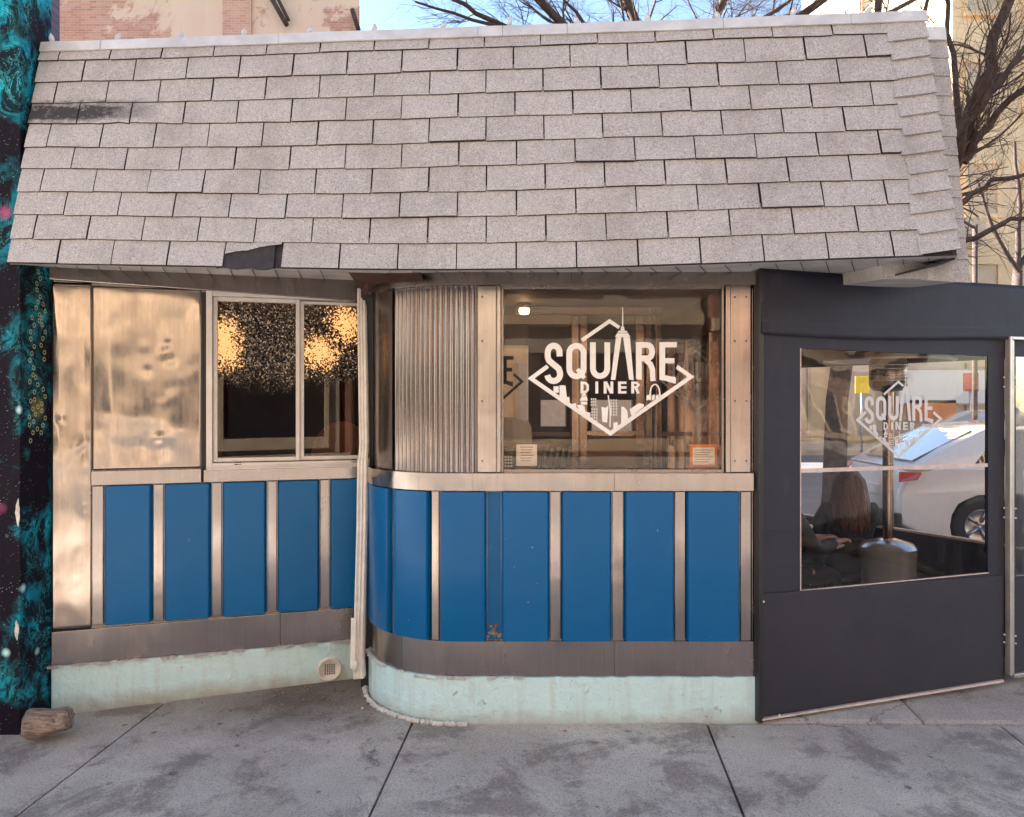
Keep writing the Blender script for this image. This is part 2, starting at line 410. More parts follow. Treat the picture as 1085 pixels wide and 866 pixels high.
M['bark'] = simple('bark', (.085,.055,.045), .9, 0, .45, 14, .02, 30)
M['twig'] = simple('twig_bark', (.12,.075,.055), .9, 0, .4, 10)
M['wood2'] = simple('weathered_wood_log', (.34,.24,.17), .85, 0, .45, 22, .012, 26)
def m_wood():
    m, nt, out = nmat('weathered_wood'); n = N(nt)
    g = n.noise(n.co((7, 60, 60), rot=(0,.1,-.18)), 1.5, 6, .7); f = n.noise(n.co(), 14, 6, .7)
    c = n.mix(n.ramp(g, [(.35, 0), (.65, 1)]), (.13,.085,.06), (.46,.35,.27)); c = n.mix(n.ramp(f, [(.55, 0), (.7, .7)]), c, (.09,.06,.045))
    n.bsdf(out, c, .9, 0, n.bump(n.math('ADD', g, f), 1, .012)); return m
M['wood'] = m_wood()
# interior
M['int_brown'] = simple('interior_brown_panel', (.11,.05,.032), .4, 0, .25, 4)
M['int_tan'] = simple('interior_tan_paint', (.32,.20,.135), .5, 0, .15, 4)
M['int_ceil'] = simple('interior_ceiling', (.30,.19,.14), .6, 0, .1, 3)
M['int_floor'] = simple('interior_floor', (.10,.06,.045), .3, 0, .2, 6)
M['int_steel'] = steel('interior_steel', (.48,.36,.29), .2, .02)
M['black_plastic'] = simple('black_plastic', (.02,.02,.022), .35)
M['paper'] = simple('white_paper', (.80,.77,.73), .7, 0, .03)
M['ink'] = simple('grey_ink', (.22,.20,.20), .7)
M['orange'] = simple('orange_card', (.75,.24,.05), .6, 0, .08)
M['tile'] = simple('cream_tile', (.6,.48,.36), .3)
def m_emit(name, c, s):
    m, nt, out = nmat(name); n = N(nt); e = n.new('ShaderNodeEmission'); e.inputs[0].default_value = (*c, 1); e.inputs[1].default_value = s
    n.link(e.outputs[0], out.inputs[0]); return m
M['lamp'] = m_emit('lit_warm_bulb', (1,.66,.32), 1.6)
M['shade_glow'] = m_emit('amber_lamp_shade', (1,.68,.34), .34)
M['bulb'] = simple('milky_plastic_bulb', (.75,.76,.76), .3, Transmission_Weight=.35)
# people, cars
M['skin'] = simple('skin', (.52,.30,.21), .5, 0, .06, Subsurface_Weight=.1)
M['coat'] = simple('black_fur_coat', (.018,.016,.018), .8, 0, .4, 30, .02, 80)
M['denim'] = simple('dark_trousers', (.03,.03,.04), .8, 0, .2, 20)
def m_hair(name, a, b):
    m, nt, out = nmat(name); n = N(nt)
    f = n.noise(n.co((60, 60, 3)), 2, 4, .6)
    n.bsdf(out, n.mix(f, a, b), .45, 0, n.bump(f, 1, .012)); return m
M['hair'] = m_hair('auburn_hair', (.05,.018,.008), (.24,.085,.035))
M['hair_dark'] = m_hair('dark_hair', (.012,.008,.007), (.05,.03,.02))
M['shoe'] = simple('pale_shoe', (.62,.50,.46), .6)
M['car_white'] = simple('white_car_paint', (.72,.71,.70), .25, 0, .02, Coat_Weight=.6)
M['car_blue'] = simple('pale_blue_car_paint', (.35,.45,.55), .25, .2, .02, Coat_Weight=.6)
M['car_orange'] = simple('orange_car_paint', (.72,.25,.05), .3, 0, .03, Coat_Weight=.5)
M['tyre'] = simple('tyre_rubber', (.02,.02,.02), .8)
M['rim'] = simple('alloy_rim', (.45,.45,.46), .3, .9)
M['tail'] = simple('red_lamp_lens', (.55,.03,.02), .15)
M['yellow'] = simple('yellow_sign_paint', (.85,.62,.02), .5)
M['red_sign'] = simple('red_sign_paint', (.62,.07,.04), .5)

# ------------------------------------------------------------ pixel -> place helpers
def P(px, py, Y): return Vector(((px-CX)/F*Y, Y, EYE-(py-HZ)/F*Y))
TH = R(16.0)
L0 = Vector((-2.41, 3.97)); LD = Vector((math.cos(TH), math.sin(TH))); LN = Vector((math.sin(TH), -math.cos(TH)))
def Ls(px):   # distance along the left wall seen at px
    k = (px-CX)/F     # X = kY ; X = L0x + s cos ; Y = L0y + s sin
    return (k*L0.y - L0.x)/(LD.x - k*LD.y)
def Lz(px, py):
    Y = L0.y + Ls(px)*LD.y; return EYE-(py-HZ)/F*Y
def Lp(s, o, z): p = L0 + LD*s + LN*o; return Vector((p.x, p.y, z))
TT = R(18.5)
T0 = Vector((1.226, 3.74)); TD = Vector((math.cos(TT), math.sin(TT))); TN = Vector((math.sin(TT), -math.cos(TT)))
def Ts(px):
    k = (px-CX)/F; return (k*T0.y - T0.x)/(TD.x - k*TD.y)
def Tz(px, py):
    Y = T0.y + Ts(px)*TD.y; return EYE-(py-HZ)/F*Y
def Tp(s, o, z): p = T0 + TD*s + TN*o; return Vector((p.x, p.y, z))
FY = 3.79
def Fx(px, Y=FY): return (px-CX)/F*Y
def Fz(py, Y=FY): return EYE-(py-HZ)/F*Y
def wbox(mb, fn, s0, s1, o0, o1, z0, z1):
    return mb.hexa([fn(s0,o0,z0), fn(s1,o0,z0), fn(s1,o1,z0), fn(s0,o1,z0)], [fn(s0,o0,z1), fn(s1,o0,z1), fn(s1,o1,z1), fn(s0,o1,z1)])
def quadbox(mb, fn, q, o0, o1):   # q: 4 (s,z)
    return mb.hexa([fn(s,o0,z) for s, z in q], [fn(s,o1,z) for s, z in q])
def Fp(s, o, z): return Vector((s, FY-o, z))

# front bay path: (point, outward normal); parameter t = running length from the back-left
BR = .50; BC = Vector((-.27, FY+BR))
def bay(t, o):        # t<0 straight return going back; 0..arc ; then straight to the right
    arc = BR*math.pi/2
    if t < 0: return Vector((BC.x-BR-o, BC.y - t))
    if t < arc:
        a = t/BR; return Vector((BC.x-(BR+o)*math.cos(a), BC.y-(BR+o)*math.sin(a)))
    return Vector((BC.x+(t-arc), FY-o))
ARC = BR*math.pi/2
def bt(X): return ARC + (X-BC.x)      # t of a straight-part X
def bt_px(px, o=0.0):                 # t on arc seen at px
    best = None
    for i in range(0, 200):
        t = ARC*i/199
        p = bay(t, o); x = CX + F*p.x/p.y
        if i > 20 and (best is None or abs(x-px) < best[0]): best = (abs(x-px), t)
    return best[1]
def band(mb, t0, t1, o0, o1, z0, z1, n=None, smooth=True, jz=0):
    n = n or max(2, int(abs(t1-t0)/.03))
    vs = []; fs = []
    for i in range(n+1):
        t = t0+(t1-t0)*i/n
        a = bay(t, o0); b = bay(t, o1)
        d0 = rnd.uniform(-jz, jz) if jz else 0; d1 = rnd.uniform(-jz, jz) if jz else 0
        vs += [(a.x,a.y,z0+d0), (b.x,b.y,z0+d0), (b.x,b.y,z1+d1), (a.x,a.y,z1+d1)]
    for i in range(n):
        k = i*4
        for j in range(4): fs.append((k+j, k+(j+1) % 4, k+4+(j+1) % 4, k+4+j))
    mb.add(vs, fs, False)
    o = len(mb.v)-len(vs)
    mb.f.append((o,o+1,o+2,o+3)); mb.sm.append(False); e = len(mb.v)-4; mb.f.append((e+3,e+2,e+1,e)); mb.sm.append(False)
    return mb
def edge_smooth(o, ang=35):
    for p in o.data.polygons: p.use_smooth = True
    m = o.modifiers.new('n', 'EDGE_SPLIT'); m.split_angle = R(ang)
    return o

# ============================================================ GROUND
mb = MB(); mb.grid(lambda u, v: (-160+320*u, -160+320*v, -.134), 8, 8, False)
struct('ground', mb, M['asphalt'], fix=False)
def gz(x, y):   # sidewalk height: falls a little towards the mural wall
    t = max(0, min(1, (-x-.6)/1.8)); t = t*t*(3-2*t)
    return -.045*t + .004*math.sin(2.1*x+1.3*y) - (.012*max(0, (3.4-y)) if y < 3.4 else 0)*0
def slab(mb, q, g=.007, nx=10, ny=10):   # q: corners a,b,c,d (ccw) in plan
    a, b, c, d = [Vector(p) for p in q]
    cen = (a+b+c+d)/4
    def sh(p): return p + (cen-p).normalized()*g*1.4
    a, b, c, d = sh(a), sh(b), sh(c), sh(d)
    dz = rnd.uniform(-.003, .003)
    def fn(u, v):
        p = (a*(1-u)+b*u)*(1-v) + (d*(1-u)+c*u)*v
        z = gz(p.x, p.y)+dz
        if u in (0, 1) or v in (0, 1): z -= .006
        return (p.x, p.y, z)
    us = [0, .012] + [i/nx for i in range(1, nx)] + [.988, 1]
    vs_ = us
    vs = [fn(u, v) for v in vs_ for u in us]; n = len(us)
    fs = [(j*n+i, j*n+i+1, (j+1)*n+i+1, (j+1)*n+i) for j in range(n-1) for i in range(n-1)]
    o = len(vs)
    rim = [i for i in range(n)] + [n-1+n*j for j in range(1, n)] + [n*(n-1)+i for i in range(n-2, -1, -1)] + [n*j for j in range(n-2, 0, -1)]
    vs += [(vs[i][0], vs[i][1], vs[i][2]-.09) for i in rim]
    m = len(rim)
    fs += [(rim[k], o+k, o+(k+1) % m, rim[(k+1) % m]) for k in range(m)]
    mb.add(vs, fs, False)
mb = MB()
# joints measured in the photograph: x at Y=3.85 and at Y=2.9
J = [(-3.42,-3.55), (-1.90,-1.97), (-.494,-.553), (.976,.897), (2.43,2.33), (3.9,3.8), (5.3,5.2)]
def jx(j, y): return j[0]+(j[1]-j[0])*(3.85-y)/.95*1.0
rows = [-1.30, .45, 2.10, 3.752]
for a, b in zip(J[:-1], J[1:]):
    for r0, r1 in zip(rows[:-1], rows[1:]):
        top = r1
        if r1 == rows[-1] and a[0] < .9: top = 4.62
        slab(mb, [(jx(a,r0), r0), (jx(b,r0), r0), (jx(b,top), top), (jx(a,top), top)])
for i, x in enumerate([.976, 2.05, 3.2, 4.4, 5.4]):
    if i: slab(mb, [(px_, 3.752), (x, 3.752), (x+.35, 6.3), (px_+(.35 if i > 1 else .1), 6.3)])
    px_ = x
for k in range(6):
    for r0, r1 in zip(rows[:-1], rows[1:]):
        slab(mb, [(-3.5-1.5*(k+1), r0), (-3.5-1.5*k, r0), (-3.5-1.5*k, r1), (-3.5-1.5*(k+1), r1)], nx=2)
struct('sidewalk', mb, M['walk'], fix=False)
mb = MB(); mb.box(-40, 5.6, -1.4, 6.35, -.2, -.068); struct('sidewalk_bed', mb, M['joint'])
mb = MB(); mb.box(-40, 5.75, -1.55, -1.4, -.2, -.01); mb.box(5.6, 5.75, -1.399, 6.5, -.2, -.01); mb.box(1.5, 5.599, 6.351, 6.5, -.2, -.01)
struct('kerb', mb, M['cream2'], bevel=.015)
mb = MB(); mb.box(-60, 80, 6.5, 24, -.2, -.130); struct('side_street', mb, M['asphalt_far'])
mb = MB(); mb.box(-60, 90, 24, 28, -.2, .02); struct('far_sidewalk', mb, M['cream2'])
mb = MB(); mb.box(-60, 60, -14, -10.5, -.2, .0); struct('opposite_sidewalk', mb, M['walk'])
mb = MB()
for k in range(9): mb.box(7.2+k*1.0, 7.7+k*1.0, 11.5, 15.5, -.13, -.126)
mb.box(2, 60, 18.2, 18.35, -.13, -.126)
struct('crosswalk_marking', mb, M['paintline'])

# ============================================================ DINER
D = thing('diner', 'small steel clad diner with blue enamel panels and a grey shingled mansard roof', 'building', (-.3, 5.0, 0))
Z_BASE, Z_K, Z_B, Z_S = .215, .40, 1.148, 1.238
CT = 2.176
# --- concrete foundation
mb = MB(); band(mb, -.14, bt(1.222), -.10, .035, -.12, Z_BASE+.01, jz=.003)
edge_smooth(obj('foundation', mb, M['base'], D))
mb = MB(); quadbox(mb, Lp, [(-.005, -.12), (1.70, -.12), (1.70, .215), (-.005, Lz(57, 705))], -.1, .03)
obj('foundation', mb, M['base'], D, bevel=.008)
mb = MB()  # crumbling paint lip between base and steel
for i in range(70):
    s = rnd.uniform(0, 1.66); w = rnd.uniform(.02, .07)
    z = Lz(57, 705)*(1-s/1.66)+.215*s/1.66
    c = Lp(s, .034, z-rnd.uniform(-.004, .006))
    mb.lathe([(0,-.006),(w*.5,-.003),(w*.55,.002),(0,.006)], c, 6, False)
for i in range(46):
    t = rnd.uniform(.1, ARC+.35); w = rnd.uniform(.015, .05)
    p = bay(t, .035); mb.lathe([(0,-.007),(w*.4,-.003),(w*.45,.002),(0,.008)], (p.x, p.y, Z_BASE+.006+rnd.uniform(-.006,.004)), 6, False)
tag(obj('flaking_paint', mb, M['crust'], D), kind='stuff')
mb = MB()
for i in range(90):
    t = -.1+i*.013+rnd.uniform(-.004,.004)
    if t > ARC+.05: break
    p = bay(t, .052+rnd.uniform(-.004,.006)); w = rnd.uniform(.007, .019)
    mb.lathe([(0,-.01),(w,-.008),(w*.9,.008),(0,.014)], (p.x, p.y, gz(p.x,p.y)+.004), 7, True)
obj('mortar_seam', mb, M['crust'], D)
# --- kick plates
for a, b in ((-.14, ARC*.62), (ARC*.62+.002, bt(Fx(650))), (bt(Fx(650))+.002, bt(1.222))):
    mb = MB(); band(mb, a, b, -.02, .022, Z_BASE+.012, Z_K); edge_smooth(obj('kick_plate', mb, M['steel_kick'], D))
s_mid = Ls(297)
for s0, s1 in ((-.005, s_mid-.001), (s_mid+.001, 1.68)):
    mb = MB()
    zb = lambda s: (Lz(57,705)*(1-s/1.66)+.215*s/1.66)+.002
    zt = lambda s: Lz(57,669)*(1-s/1.66)+.405*s/1.66
    quadbox(mb, Lp, [(s0, zb(s0)), (s1, zb(s1)), (s1, zt(s1)), (s0, zt(s0))], -.02, .022)
    obj('kick_plate', mb, M['steel_kick'], D, bevel=.002)
# --- backing walls (front bay and left wing, with window openings)
WX0, WX1 = Fx(531), Fx(767)
mb = MB(); band(mb, -.16, bt(1.22), -.09, .0, Z_BASE-.1, Z_S); band(mb, -.16, bt(WX0-.02), -.09, -.012, Z_S, 2.35)
mb.box(WX0-.02, 1.22, FY+.002, FY+.09, CT, 2.35); mb.box(WX1+.004, 1.22, FY+.012, FY+.09, Z_S, CT)
obj('wall', mb, M['steel_dark'], D)
ws0, ws1 = Ls(219), Ls(392)
mb = MB()
wbox(mb, Lp, 0, 1.72, -.1, 0, .1, 1.21); wbox(mb, Lp, 0, ws0, -.1, -.001, 1.21, 2.4); wbox(mb, Lp, ws1, 1.72, -.1, -.001, 1.21, 2.4); wbox(mb, Lp, ws0, ws1, -.1, -.001, 2.17, 2.4)
obj('wall', mb, M['steel_dark'], D)
# --- blue panels : raised pans with sloping sides
def pan(fn, s0, s1, z0, z1, o=.0, d=.040, sl=.013):
    mb = MB()
    a = [fn(s0,o,z0), fn(s1,o,z0), fn(s1,o,z1), fn(s0,o,z1)]
    b = [fn(s0+sl,o+d,z0), fn(s1-sl,o+d,z0), fn(s1-sl,o+d,z1), fn(s0+sl,o+d,z1)]
    mb.hexa(a, b); return obj('blue_panel', mb, M['blue'], D, bevel=.005, seg=3)
lp_edges = [(110.6,162.5),(174,224.3),(235.6,283),(293.8,339),(349.4,392)]
for a, b in lp_edges: pan(Lp, Ls(a), Ls(b), .408+.02*(1-Ls(a)/1.7)*0, 1.148)
def pan_bay(t0, t1, d=.040, sl=.012, label=None, n=8, flat=False):
    mb = MB(); vs = []; fs = []
    pts = []
    for i in range(n+1):
        t = t0+(t1-t0)*i/n; pts.append((bay(t, .001)))
    outs = []
    for i in range(n+1):
        t = t0+sl+(t1-t0-2*sl)*i/n; outs.append(bay(t, d))
    if flat:
        outs = [outs[0]*(1-i/n)+outs[-1]*(i/n) for i in range(n+1)]
        nrm = Vector((outs[-1].y-outs[0].y, -(outs[-1].x-outs[0].x))).normalized()
        outs = [p + nrm*.012 for p in outs]
    for p, q in zip(pts, outs): vs += [(p.x,p.y,Z_K+.004),(q.x,q.y,Z_K+.004),(q.x,q.y,Z_B),(p.x,p.y,Z_B)]
    for i in range(n):
        k = i*4
        for j in range(4): fs.append((k+j, k+(j+1) % 4, k+4+(j+1) % 4, k+4+j))
    fs.append((0,1,2,3)); k = n*4; fs.append((k+3,k+2,k+1,k))
    mb.add(vs, fs); o = obj('blue_panel', mb, M['blue'], D, bevel=.004, seg=3, label=label); edge_smooth(o, 30); return o
for a, b in ((531,582.6),(594,648),(660.4,714.2),(725.8,783)): pan(Fp, Fx(a), Fx(b), Z_K+.004, Z_B)
pan_bay(bt_px(467), bt(Fx(516)))
pan_bay(bt_px(421), bt_px(457.5))
pan_bay(-.02, bt_px(417.5), n=6)
mb = MB(); mb.box(Fx(516)+.001, Fx(531)-.001, FY-.006, FY-.0005, Z_K+.004, Z_B-.002)   # painted gap where a strip is missing
obj('painted_recess', mb, M['blue'], D, label='bare blue recess where a steel strip is missing')
mb = MB()
for i in range(26):
    c = Vector((Fx(523)+rnd.gauss(0,.018), FY-.008, Z_K+.02+abs(rnd.gauss(0,.035)))); r_ = rnd.uniform(.004,.014)
    mb.lathe([(0,-r_*.6),(r_,-r_*.2),(r_*.8,r_*.5),(0,r_*.7)], c, 6, False)
obj('debris', mb, M['wood'], D)
# --- upright steel strips
for a, b in ((98.2,110),(163,173.4),(224.8,235),(283.8,293.2),(339.4,348.8)):
    mb = MB(); wbox(mb, Lp, Ls(a), Ls(b), 0, .016, .41, 1.148); obj('steel_strip', mb, M['steel_kick'], D, bevel=.003)
for a, b in ((583,593.6),(648.6,659.8),(714.6,725.2),(784,794.5)):
    mb = MB(); mb.box(Fx(a), Fx(b), FY-.02, FY-.0005, Z_K+.001, Z_B); obj('steel_strip', mb, M['steel_kick'], D, bevel=.003)
for a, b in ((459,466),(418.3,420.3)):
    mb = MB(); band(mb, bt_px(a), bt_px(b), .0005, .018, Z_K+.001, Z_B); obj('steel_strip', mb, M['steel_kick'], D, bevel=.002)
mb = MB(); mb.box(Fx(796), 1.221, FY-.012, FY-.0005, Z_K+.001, CT-.01); obj('steel_strip', mb, M['steel_dark'], D, bevel=.003)
# --- sill bands
t_s = bt(Fx(650))
for a, b in ((-.14, t_s-.001), (t_s+.001, bt(1.20))):
    mb = MB(); band(mb, a, b, -.03, .042, Z_B+.006, Z_S+.002, jz=.0008); o = edge_smooth(obj('sill', mb, M['steel'], D)); 
for s0, s1, zz in ((Ls(98), Ls(214), 1.228), (Ls(216.5), 1.69, 1.222)):
    mb = MB(); wbox(mb, Lp, s0, s1, -.02, .035, 1.152, zz); obj('sill', mb, M['steel_kick'], D, bevel=.003)
# --- corner column and the big dented sheet on the left
def sheet(fn, s0, s1, z0, z1, o, amp, th=.004, seed=0, nx=50, nz=80):
    from mathutils import noise
    mb = MB()
    rg = random.Random(int(seed*10)); dd_ = [(rg.uniform(.1,.9), rg.uniform(.08,.75), rg.uniform(.0003,.0012), rg.choice((-1,-1,1))*rg.uniform(.0008,.0028)) for _ in range(10)]
    def f(u, v):
        s = s0+(s1-s0)*u; z = z0+(z1-z0)*v
        e = min(u, 1-u, v, 1-v)*6; e = min(1, e)
        d = noise.noise(Vector((s*2.2+seed, z*1.7, seed*1.7)))*amp*e + noise.noise(Vector((s*6+seed, z*6, seed)))*amp*.28*e
        d += amp*.55*e*math.exp(-((u-.5)**2/.12+(v-.36)**2/.02))
        for a_, b_, c_, h_ in dd_:
            d += h_*math.exp(-(((u-a_)*(s1-s0))**2+((v-b_)*(z1-z0))**2)/c_)
        return fn(s, o+d, z)
    mb.grid(f, nx, nz, True); return mb
def sheet_obj(name, fn, s0, s1, z0, z1, o, amp, mat, seed):
    ob = obj(name, sheet(fn, s0, s1, z0, z1, o, amp, seed=seed), mat, D, fix=False)
    m = ob.modifiers.new('s', 'SOLIDIFY'); m.thickness = .003; m.offset = -1 
    return ob
sheet_obj('corner_panel', Lp, -.003, Ls(96.6), Lz(57,669)+.003, 2.225, .010, .006, M['steel_dent'], 3.1)
sheet_obj('steel_panel', Lp, Ls(98.2), Ls(213), 1.232, 2.212, .010, .009, M['steel_dent'], 8.4)
mb = MB(); wbox(mb, Lp, Ls(213.6), Ls(218.4), 0, .008, 1.1525, 2.2); obj('seam_gap', mb, M['black_gap'], D)
# --- cornices
mb = MB(); quadbox(mb, Lp, [(-.01, 2.232), (1.69, 2.172), (1.69, 2.30), (-.01, 2.32)], -.02, .05)
obj('cornice', mb, M['steel_dark'], D, bevel=.004)
for a, b in ((-.10, bt(Fx(605))-.001), (bt(Fx(605))+.001, bt(1.222))):
    mb = MB(); band(mb, a, b, -.02, .04, CT+.002, 2.262); edge_smooth(obj('cornice', mb, M['steel_dark'], D))
# --- fluted corner of the bay
t0, t1 = bt_px(418), bt(Fx(504)); nfl = 17
mb = MB(); vs = []; fs = []; k = 0
for i in range(nfl):
    for j in range(10):
        ph = j/10; t = t0+(t1-t0)*(i+ph)/nfl
        o_ = -.006+.012*abs(math.sin(math.pi*ph))**.7
        p = bay(t, o_); vs += [(p.x,p.y,Z_S+.004), (p.x,p.y,CT)]; k += 1
fs = [(2*i, 2*i+2, 2*i+3, 2*i+1) for i in range(k-1)]
mb.add(vs, fs, True); o = obj('fluted_panel', mb, M['flute'], D, fix=False)
mb = MB(); band(mb, -.12, t0-.012, -.01, .006, Z_S+.004, CT); edge_smooth(obj('steel_panel', mb, M['steel_dark'], D))
for a, b, oo in ((506,526,.012),(526.6,530.6,.02)):
    mb = MB(); mb.box(Fx(a), Fx(b), FY-oo, FY+.012, Z_S+.004, CT); obj('window_jamb', mb, M['steel'], D, bevel=.003)
mb = MB(); mb.box(Fx(505.0), Fx(505.8), FY-.004, FY+.012, Z_S+.004, CT); obj('seam_gap', mb, M['black_gap'], D)
for a, b, oo in ((768,773,.018),(773.6,795,.010)):
    mb = MB(); mb.box(Fx(a), Fx(b), FY-oo, FY+.01, Z_S+.004, CT); obj('window_jamb', mb, M['steel'] , D, bevel=.003)
# screws on jambs
for px in (511, 778, 790):
    for z in (1.30, 1.6, 1.9, 2.12):
        mb = MB(); mb.lathe([(0,-.004),(.004,-.003),(.005,0)], (Fx(px), FY-.013 if px < 600 else FY-.011, z), 8, axis='y'); obj('screw', mb, M['steel_dark'], D)

# --- front window
mb = MB()
y0, y1 = FY-.004, FY+.04
mb.box(WX0, WX0+.012, y0, y1, Z_S, CT); mb.box(WX1-.012, WX1, y0, y1, Z_S, CT); mb.box(WX0+.0125, WX1-.0125, y0, y1, CT-.014, CT); mb.box(WX0+.0125, WX1-.0125, y0-.01, y1, Z_S, Z_S+.020)
WIN = obj('window', mb, M['steel_dark'], D, bevel=.002)
mb = MB(); mb.box(WX0+.010, WX1-.010, FY+.014, FY+.018, Z_S+.018, CT-.012); obj('glass', mb, M['glass'], WIN)

# --- decal
def decal_mesh(fn, mirror=False):
    """fn(u, v, w) maps decal pixels (u right, v down, w layer in mm outwards) to 3D"""
    mb = MB(); cnt = [0]
    def lay():
        cnt[0] += 1; return cnt[0]*.00012
    def poly(p): 
        h = lay(); n = len(p)
        mb.add([fn(u, v, h) for u, v in p], [tuple(range(n))])
    def stroke(pts, w, closed=False):
        h = lay(); n = len(pts); vs = []
        for i in range(n):
            p = Vector(pts[i])
            a = Vector(pts[(i-1) % n]) if (i > 0 or closed) else None
            b = Vector(pts[(i+1) % n]) if (i < n-1 or closed) else None
            d1 = (p-a).normalized() if a is not None else None; d2 = (b-p).normalized() if b is not None else None
            if d1 is None: d1 = d2
            if d2 is None: d2 = d1
            t = (d1+d2).normalized(); nn = Vector((-t.y, t.x)); m = Vector((-d1.y, d1.x))
            k = w/2/max(.4, nn.dot(m))
            vs += [fn(*(p+nn*k), h), fn(*(p-nn*k), h)]
        fs = [(2*i, 2*i+1, 2*((i+1) % n)+1, 2*((i+1) % n)) for i in range(n if closed else n-1)]
        mb.add(vs, fs)
    def arc(cx, cy, rx, ry, a0, a1, n=10): return [(cx+rx*math.cos(R(a0+(a1-a0)*i/n)), cy+ry*math.sin(R(a0+(a1-a0)*i/n))) for i in range(n+1)]
    # diamond
    stroke([(381,277),(497,197),(537,224)], 15)
    stroke([(238,386),(168,437),(500,667),(838,430),(778,388)], 17)
    # S
    stroke([(288,345)] + arc(263,330,25,30,0,-180,10)[1:] + [(238,348),(243,362),(262,378),(284,396),(289,412)] + arc(263,418,27,30,0,170,10), 25)
    # Q
    stroke(arc(358,332,30,32,180,360,10) + arc(358,396,30,32,0,180,10), 24, True)
    stroke([(362,398),(392,436)], 17)
    # U
    stroke([(427,286)] + arc(457,395,30,32,180,0,12) + [(487,286)], 24)
    # tower A
    poly([(523,266),(547,262),(521,443),(502,443)]); poly([(553,262),(582,266),(598,445),(578,441)])
    poly([(519,264),(528,248),(574,248),(584,264)]); poly([(530,246),(533,238),(569,238),(572,246)])
    poly([(542,237),(545,220),(557,220),(560,237)]); poly([(549,220),(550,140),(553,140),(554,220)])
    # R
    poly([(607,285),(631,285),(631,443),(607,440)])
    stroke([(631,297),(650,297)] + arc(655,325,20,28,-90,90,8) + [(631,353)], 24)
    stroke([(648,360),(668,378),(676,400),(678,448)], 22)
    # E
    poly([(705,285),(729,285),(729,446),(705,443)]); poly([(729,285),(778,285),(778,307),(729,307)])
    poly([(729,352),(768,352),(768,374),(729,374)]); poly([(729,424),(774,432),(774,460),(729,447)])
    # DINER
    poly([(375,450),(387,450),(387,500),(375,500)]); stroke([(387,455),(397,457),(405,466),(405,484),(397,493),(387,495)], 10)
    poly([(437,450),(449,450),(449,500),(437,500)])
    poly([(472,450),(484,450),(484,500),(472,500)]); poly([(500,450),(512,450),(512,500),(500,500)]); poly([(473,450),(486,450),(511,500),(498,500)])
    poly([(532,450),(544,450),(544,500),(532,500)])
    for y in (450, 470, 490): poly([(544,y),(567,y),(567,y+10),(544,y+10)])
    poly([(587,450),(599,450),(599,500),(587,500)]); stroke([(599,455),(610,456),(617,464),(610,473),(599,475)], 10); stroke([(606,476),(617,500)], 11)
    # skyline
    for p in ([(262,470),(284,470),(284,497),(262,497)], [(287,466),(312,466),(318,515),(328,514),(330,540),(312,532),(287,513)],
              [(335,545),(356,540),(358,560),(345,556)], [(360,548),(384,548),(392,556),(396,576),(404,578),(416,580),(416,606),(372,575)],
              [(372,530),(380,512),(400,512),(406,530)], [(376,534),(402,534),(404,546),(376,546)], [(381,504),(391,498),(398,504),(398,510),(381,510)],
              [(462,556),(480,560),(492,548),(490,570),(486,622),(466,618)], [(545,556),(556,556),(570,572),(574,610),(560,622),(545,632)],
              [(512,622),(530,620),(532,646),(512,655)], [(580,566),(620,540),(640,545),(640,555),(600,585),(590,600)], [(600,590),(632,570),(640,575),(610,598)]):
        poly(p)
    for x, y, w, h_ in ((418,520,26,38),(420,562,30,60),(500,525,32,80)):     # little window grids
        for i in range(3):
            for j in range(int(h_/12)):
                poly([(x+i*w/3,y+j*12),(x+i*w/3+5,y+j*12),(x+i*w/3+5,y+j*12+7),(x+i*w/3,y+j*12+7)])
    stroke([(490,508),(499,570),(497,640)], 5)
    stroke(arc(685,500,20,38,180,360,10), 6); stroke([(665,500),(665,528)], 7); stroke([(705,500),(706,515)], 7)
    for x in (650, 672, 688): poly([(x,508),(x+12,504),(x+12,524),(x,530)])
    return mb
def front_fn(u, v, w): return Vector((Fx(520+u/3.935), FY+.0135-w, Fz(290+v/3.935)))
mb = decal_mesh(front_fn); obj('decal', mb, M['decal'], WIN, fix=False)

# --- left sliding window
def Lframe(mb, s0, s1, z0, z1, w, o0, o1):
    wbox(mb, Lp, s0, s0+w, o0, o1, z0, z1); wbox(mb, Lp, s1-w, s1, o0, o1, z0, z1)
    wbox(mb, Lp, s0+w+.0004, s1-w-.0004, o0, o1, z0, z0+w); wbox(mb, Lp, s0+w+.0004, s1-w-.0004, o0, o1, z1-w, z1)
wz0, wz1 = 1.225, 2.212
mb = MB(); Lframe(mb, ws0, ws1+.02, wz0, wz1, .032, -.05, .03)
LW = obj('window', mb, M['white_frame'], D, bevel=.003)
sm = (Ls(311)+Ls(319))/2
mb = MB(); Lframe(mb, ws0+.034, sm+.014, wz0+.036, wz1-.034, .022, -.04, .006); obj('sash', mb, M['white_frame'], LW, bevel=.002)
mb = MB(); Lframe(mb, sm+.015, ws1-.014, wz0+.036, wz1-.034, .022, -.035, -.008); obj('sash', mb, M['white_frame'], LW, bevel=.002)
mb = MB(); wbox(mb, Lp, ws0+.01, ws1+.01, .0301, .036, wz0+.010, wz0+.016); wbox(mb, Lp, ws0+.005, ws1+.01, .0301, .040, wz0-.004, wz0+.004)
for px in (252, 383): wbox(mb, Lp, Ls(px), Ls(px+7), .0365, .038, wz0+.017, wz0+.022); 
obj('track', mb, M['white_frame'], LW)
for px in (249, 372):
    for k in (0, .012): mb = MB(); wbox(mb, Lp, Ls(px), Ls(px+7), .0301, .0325, wz0+.020+k, wz0+.025+k); obj('weep_slot', mb, M['black_gap'], LW)
zfilm = Lz(270, 405)
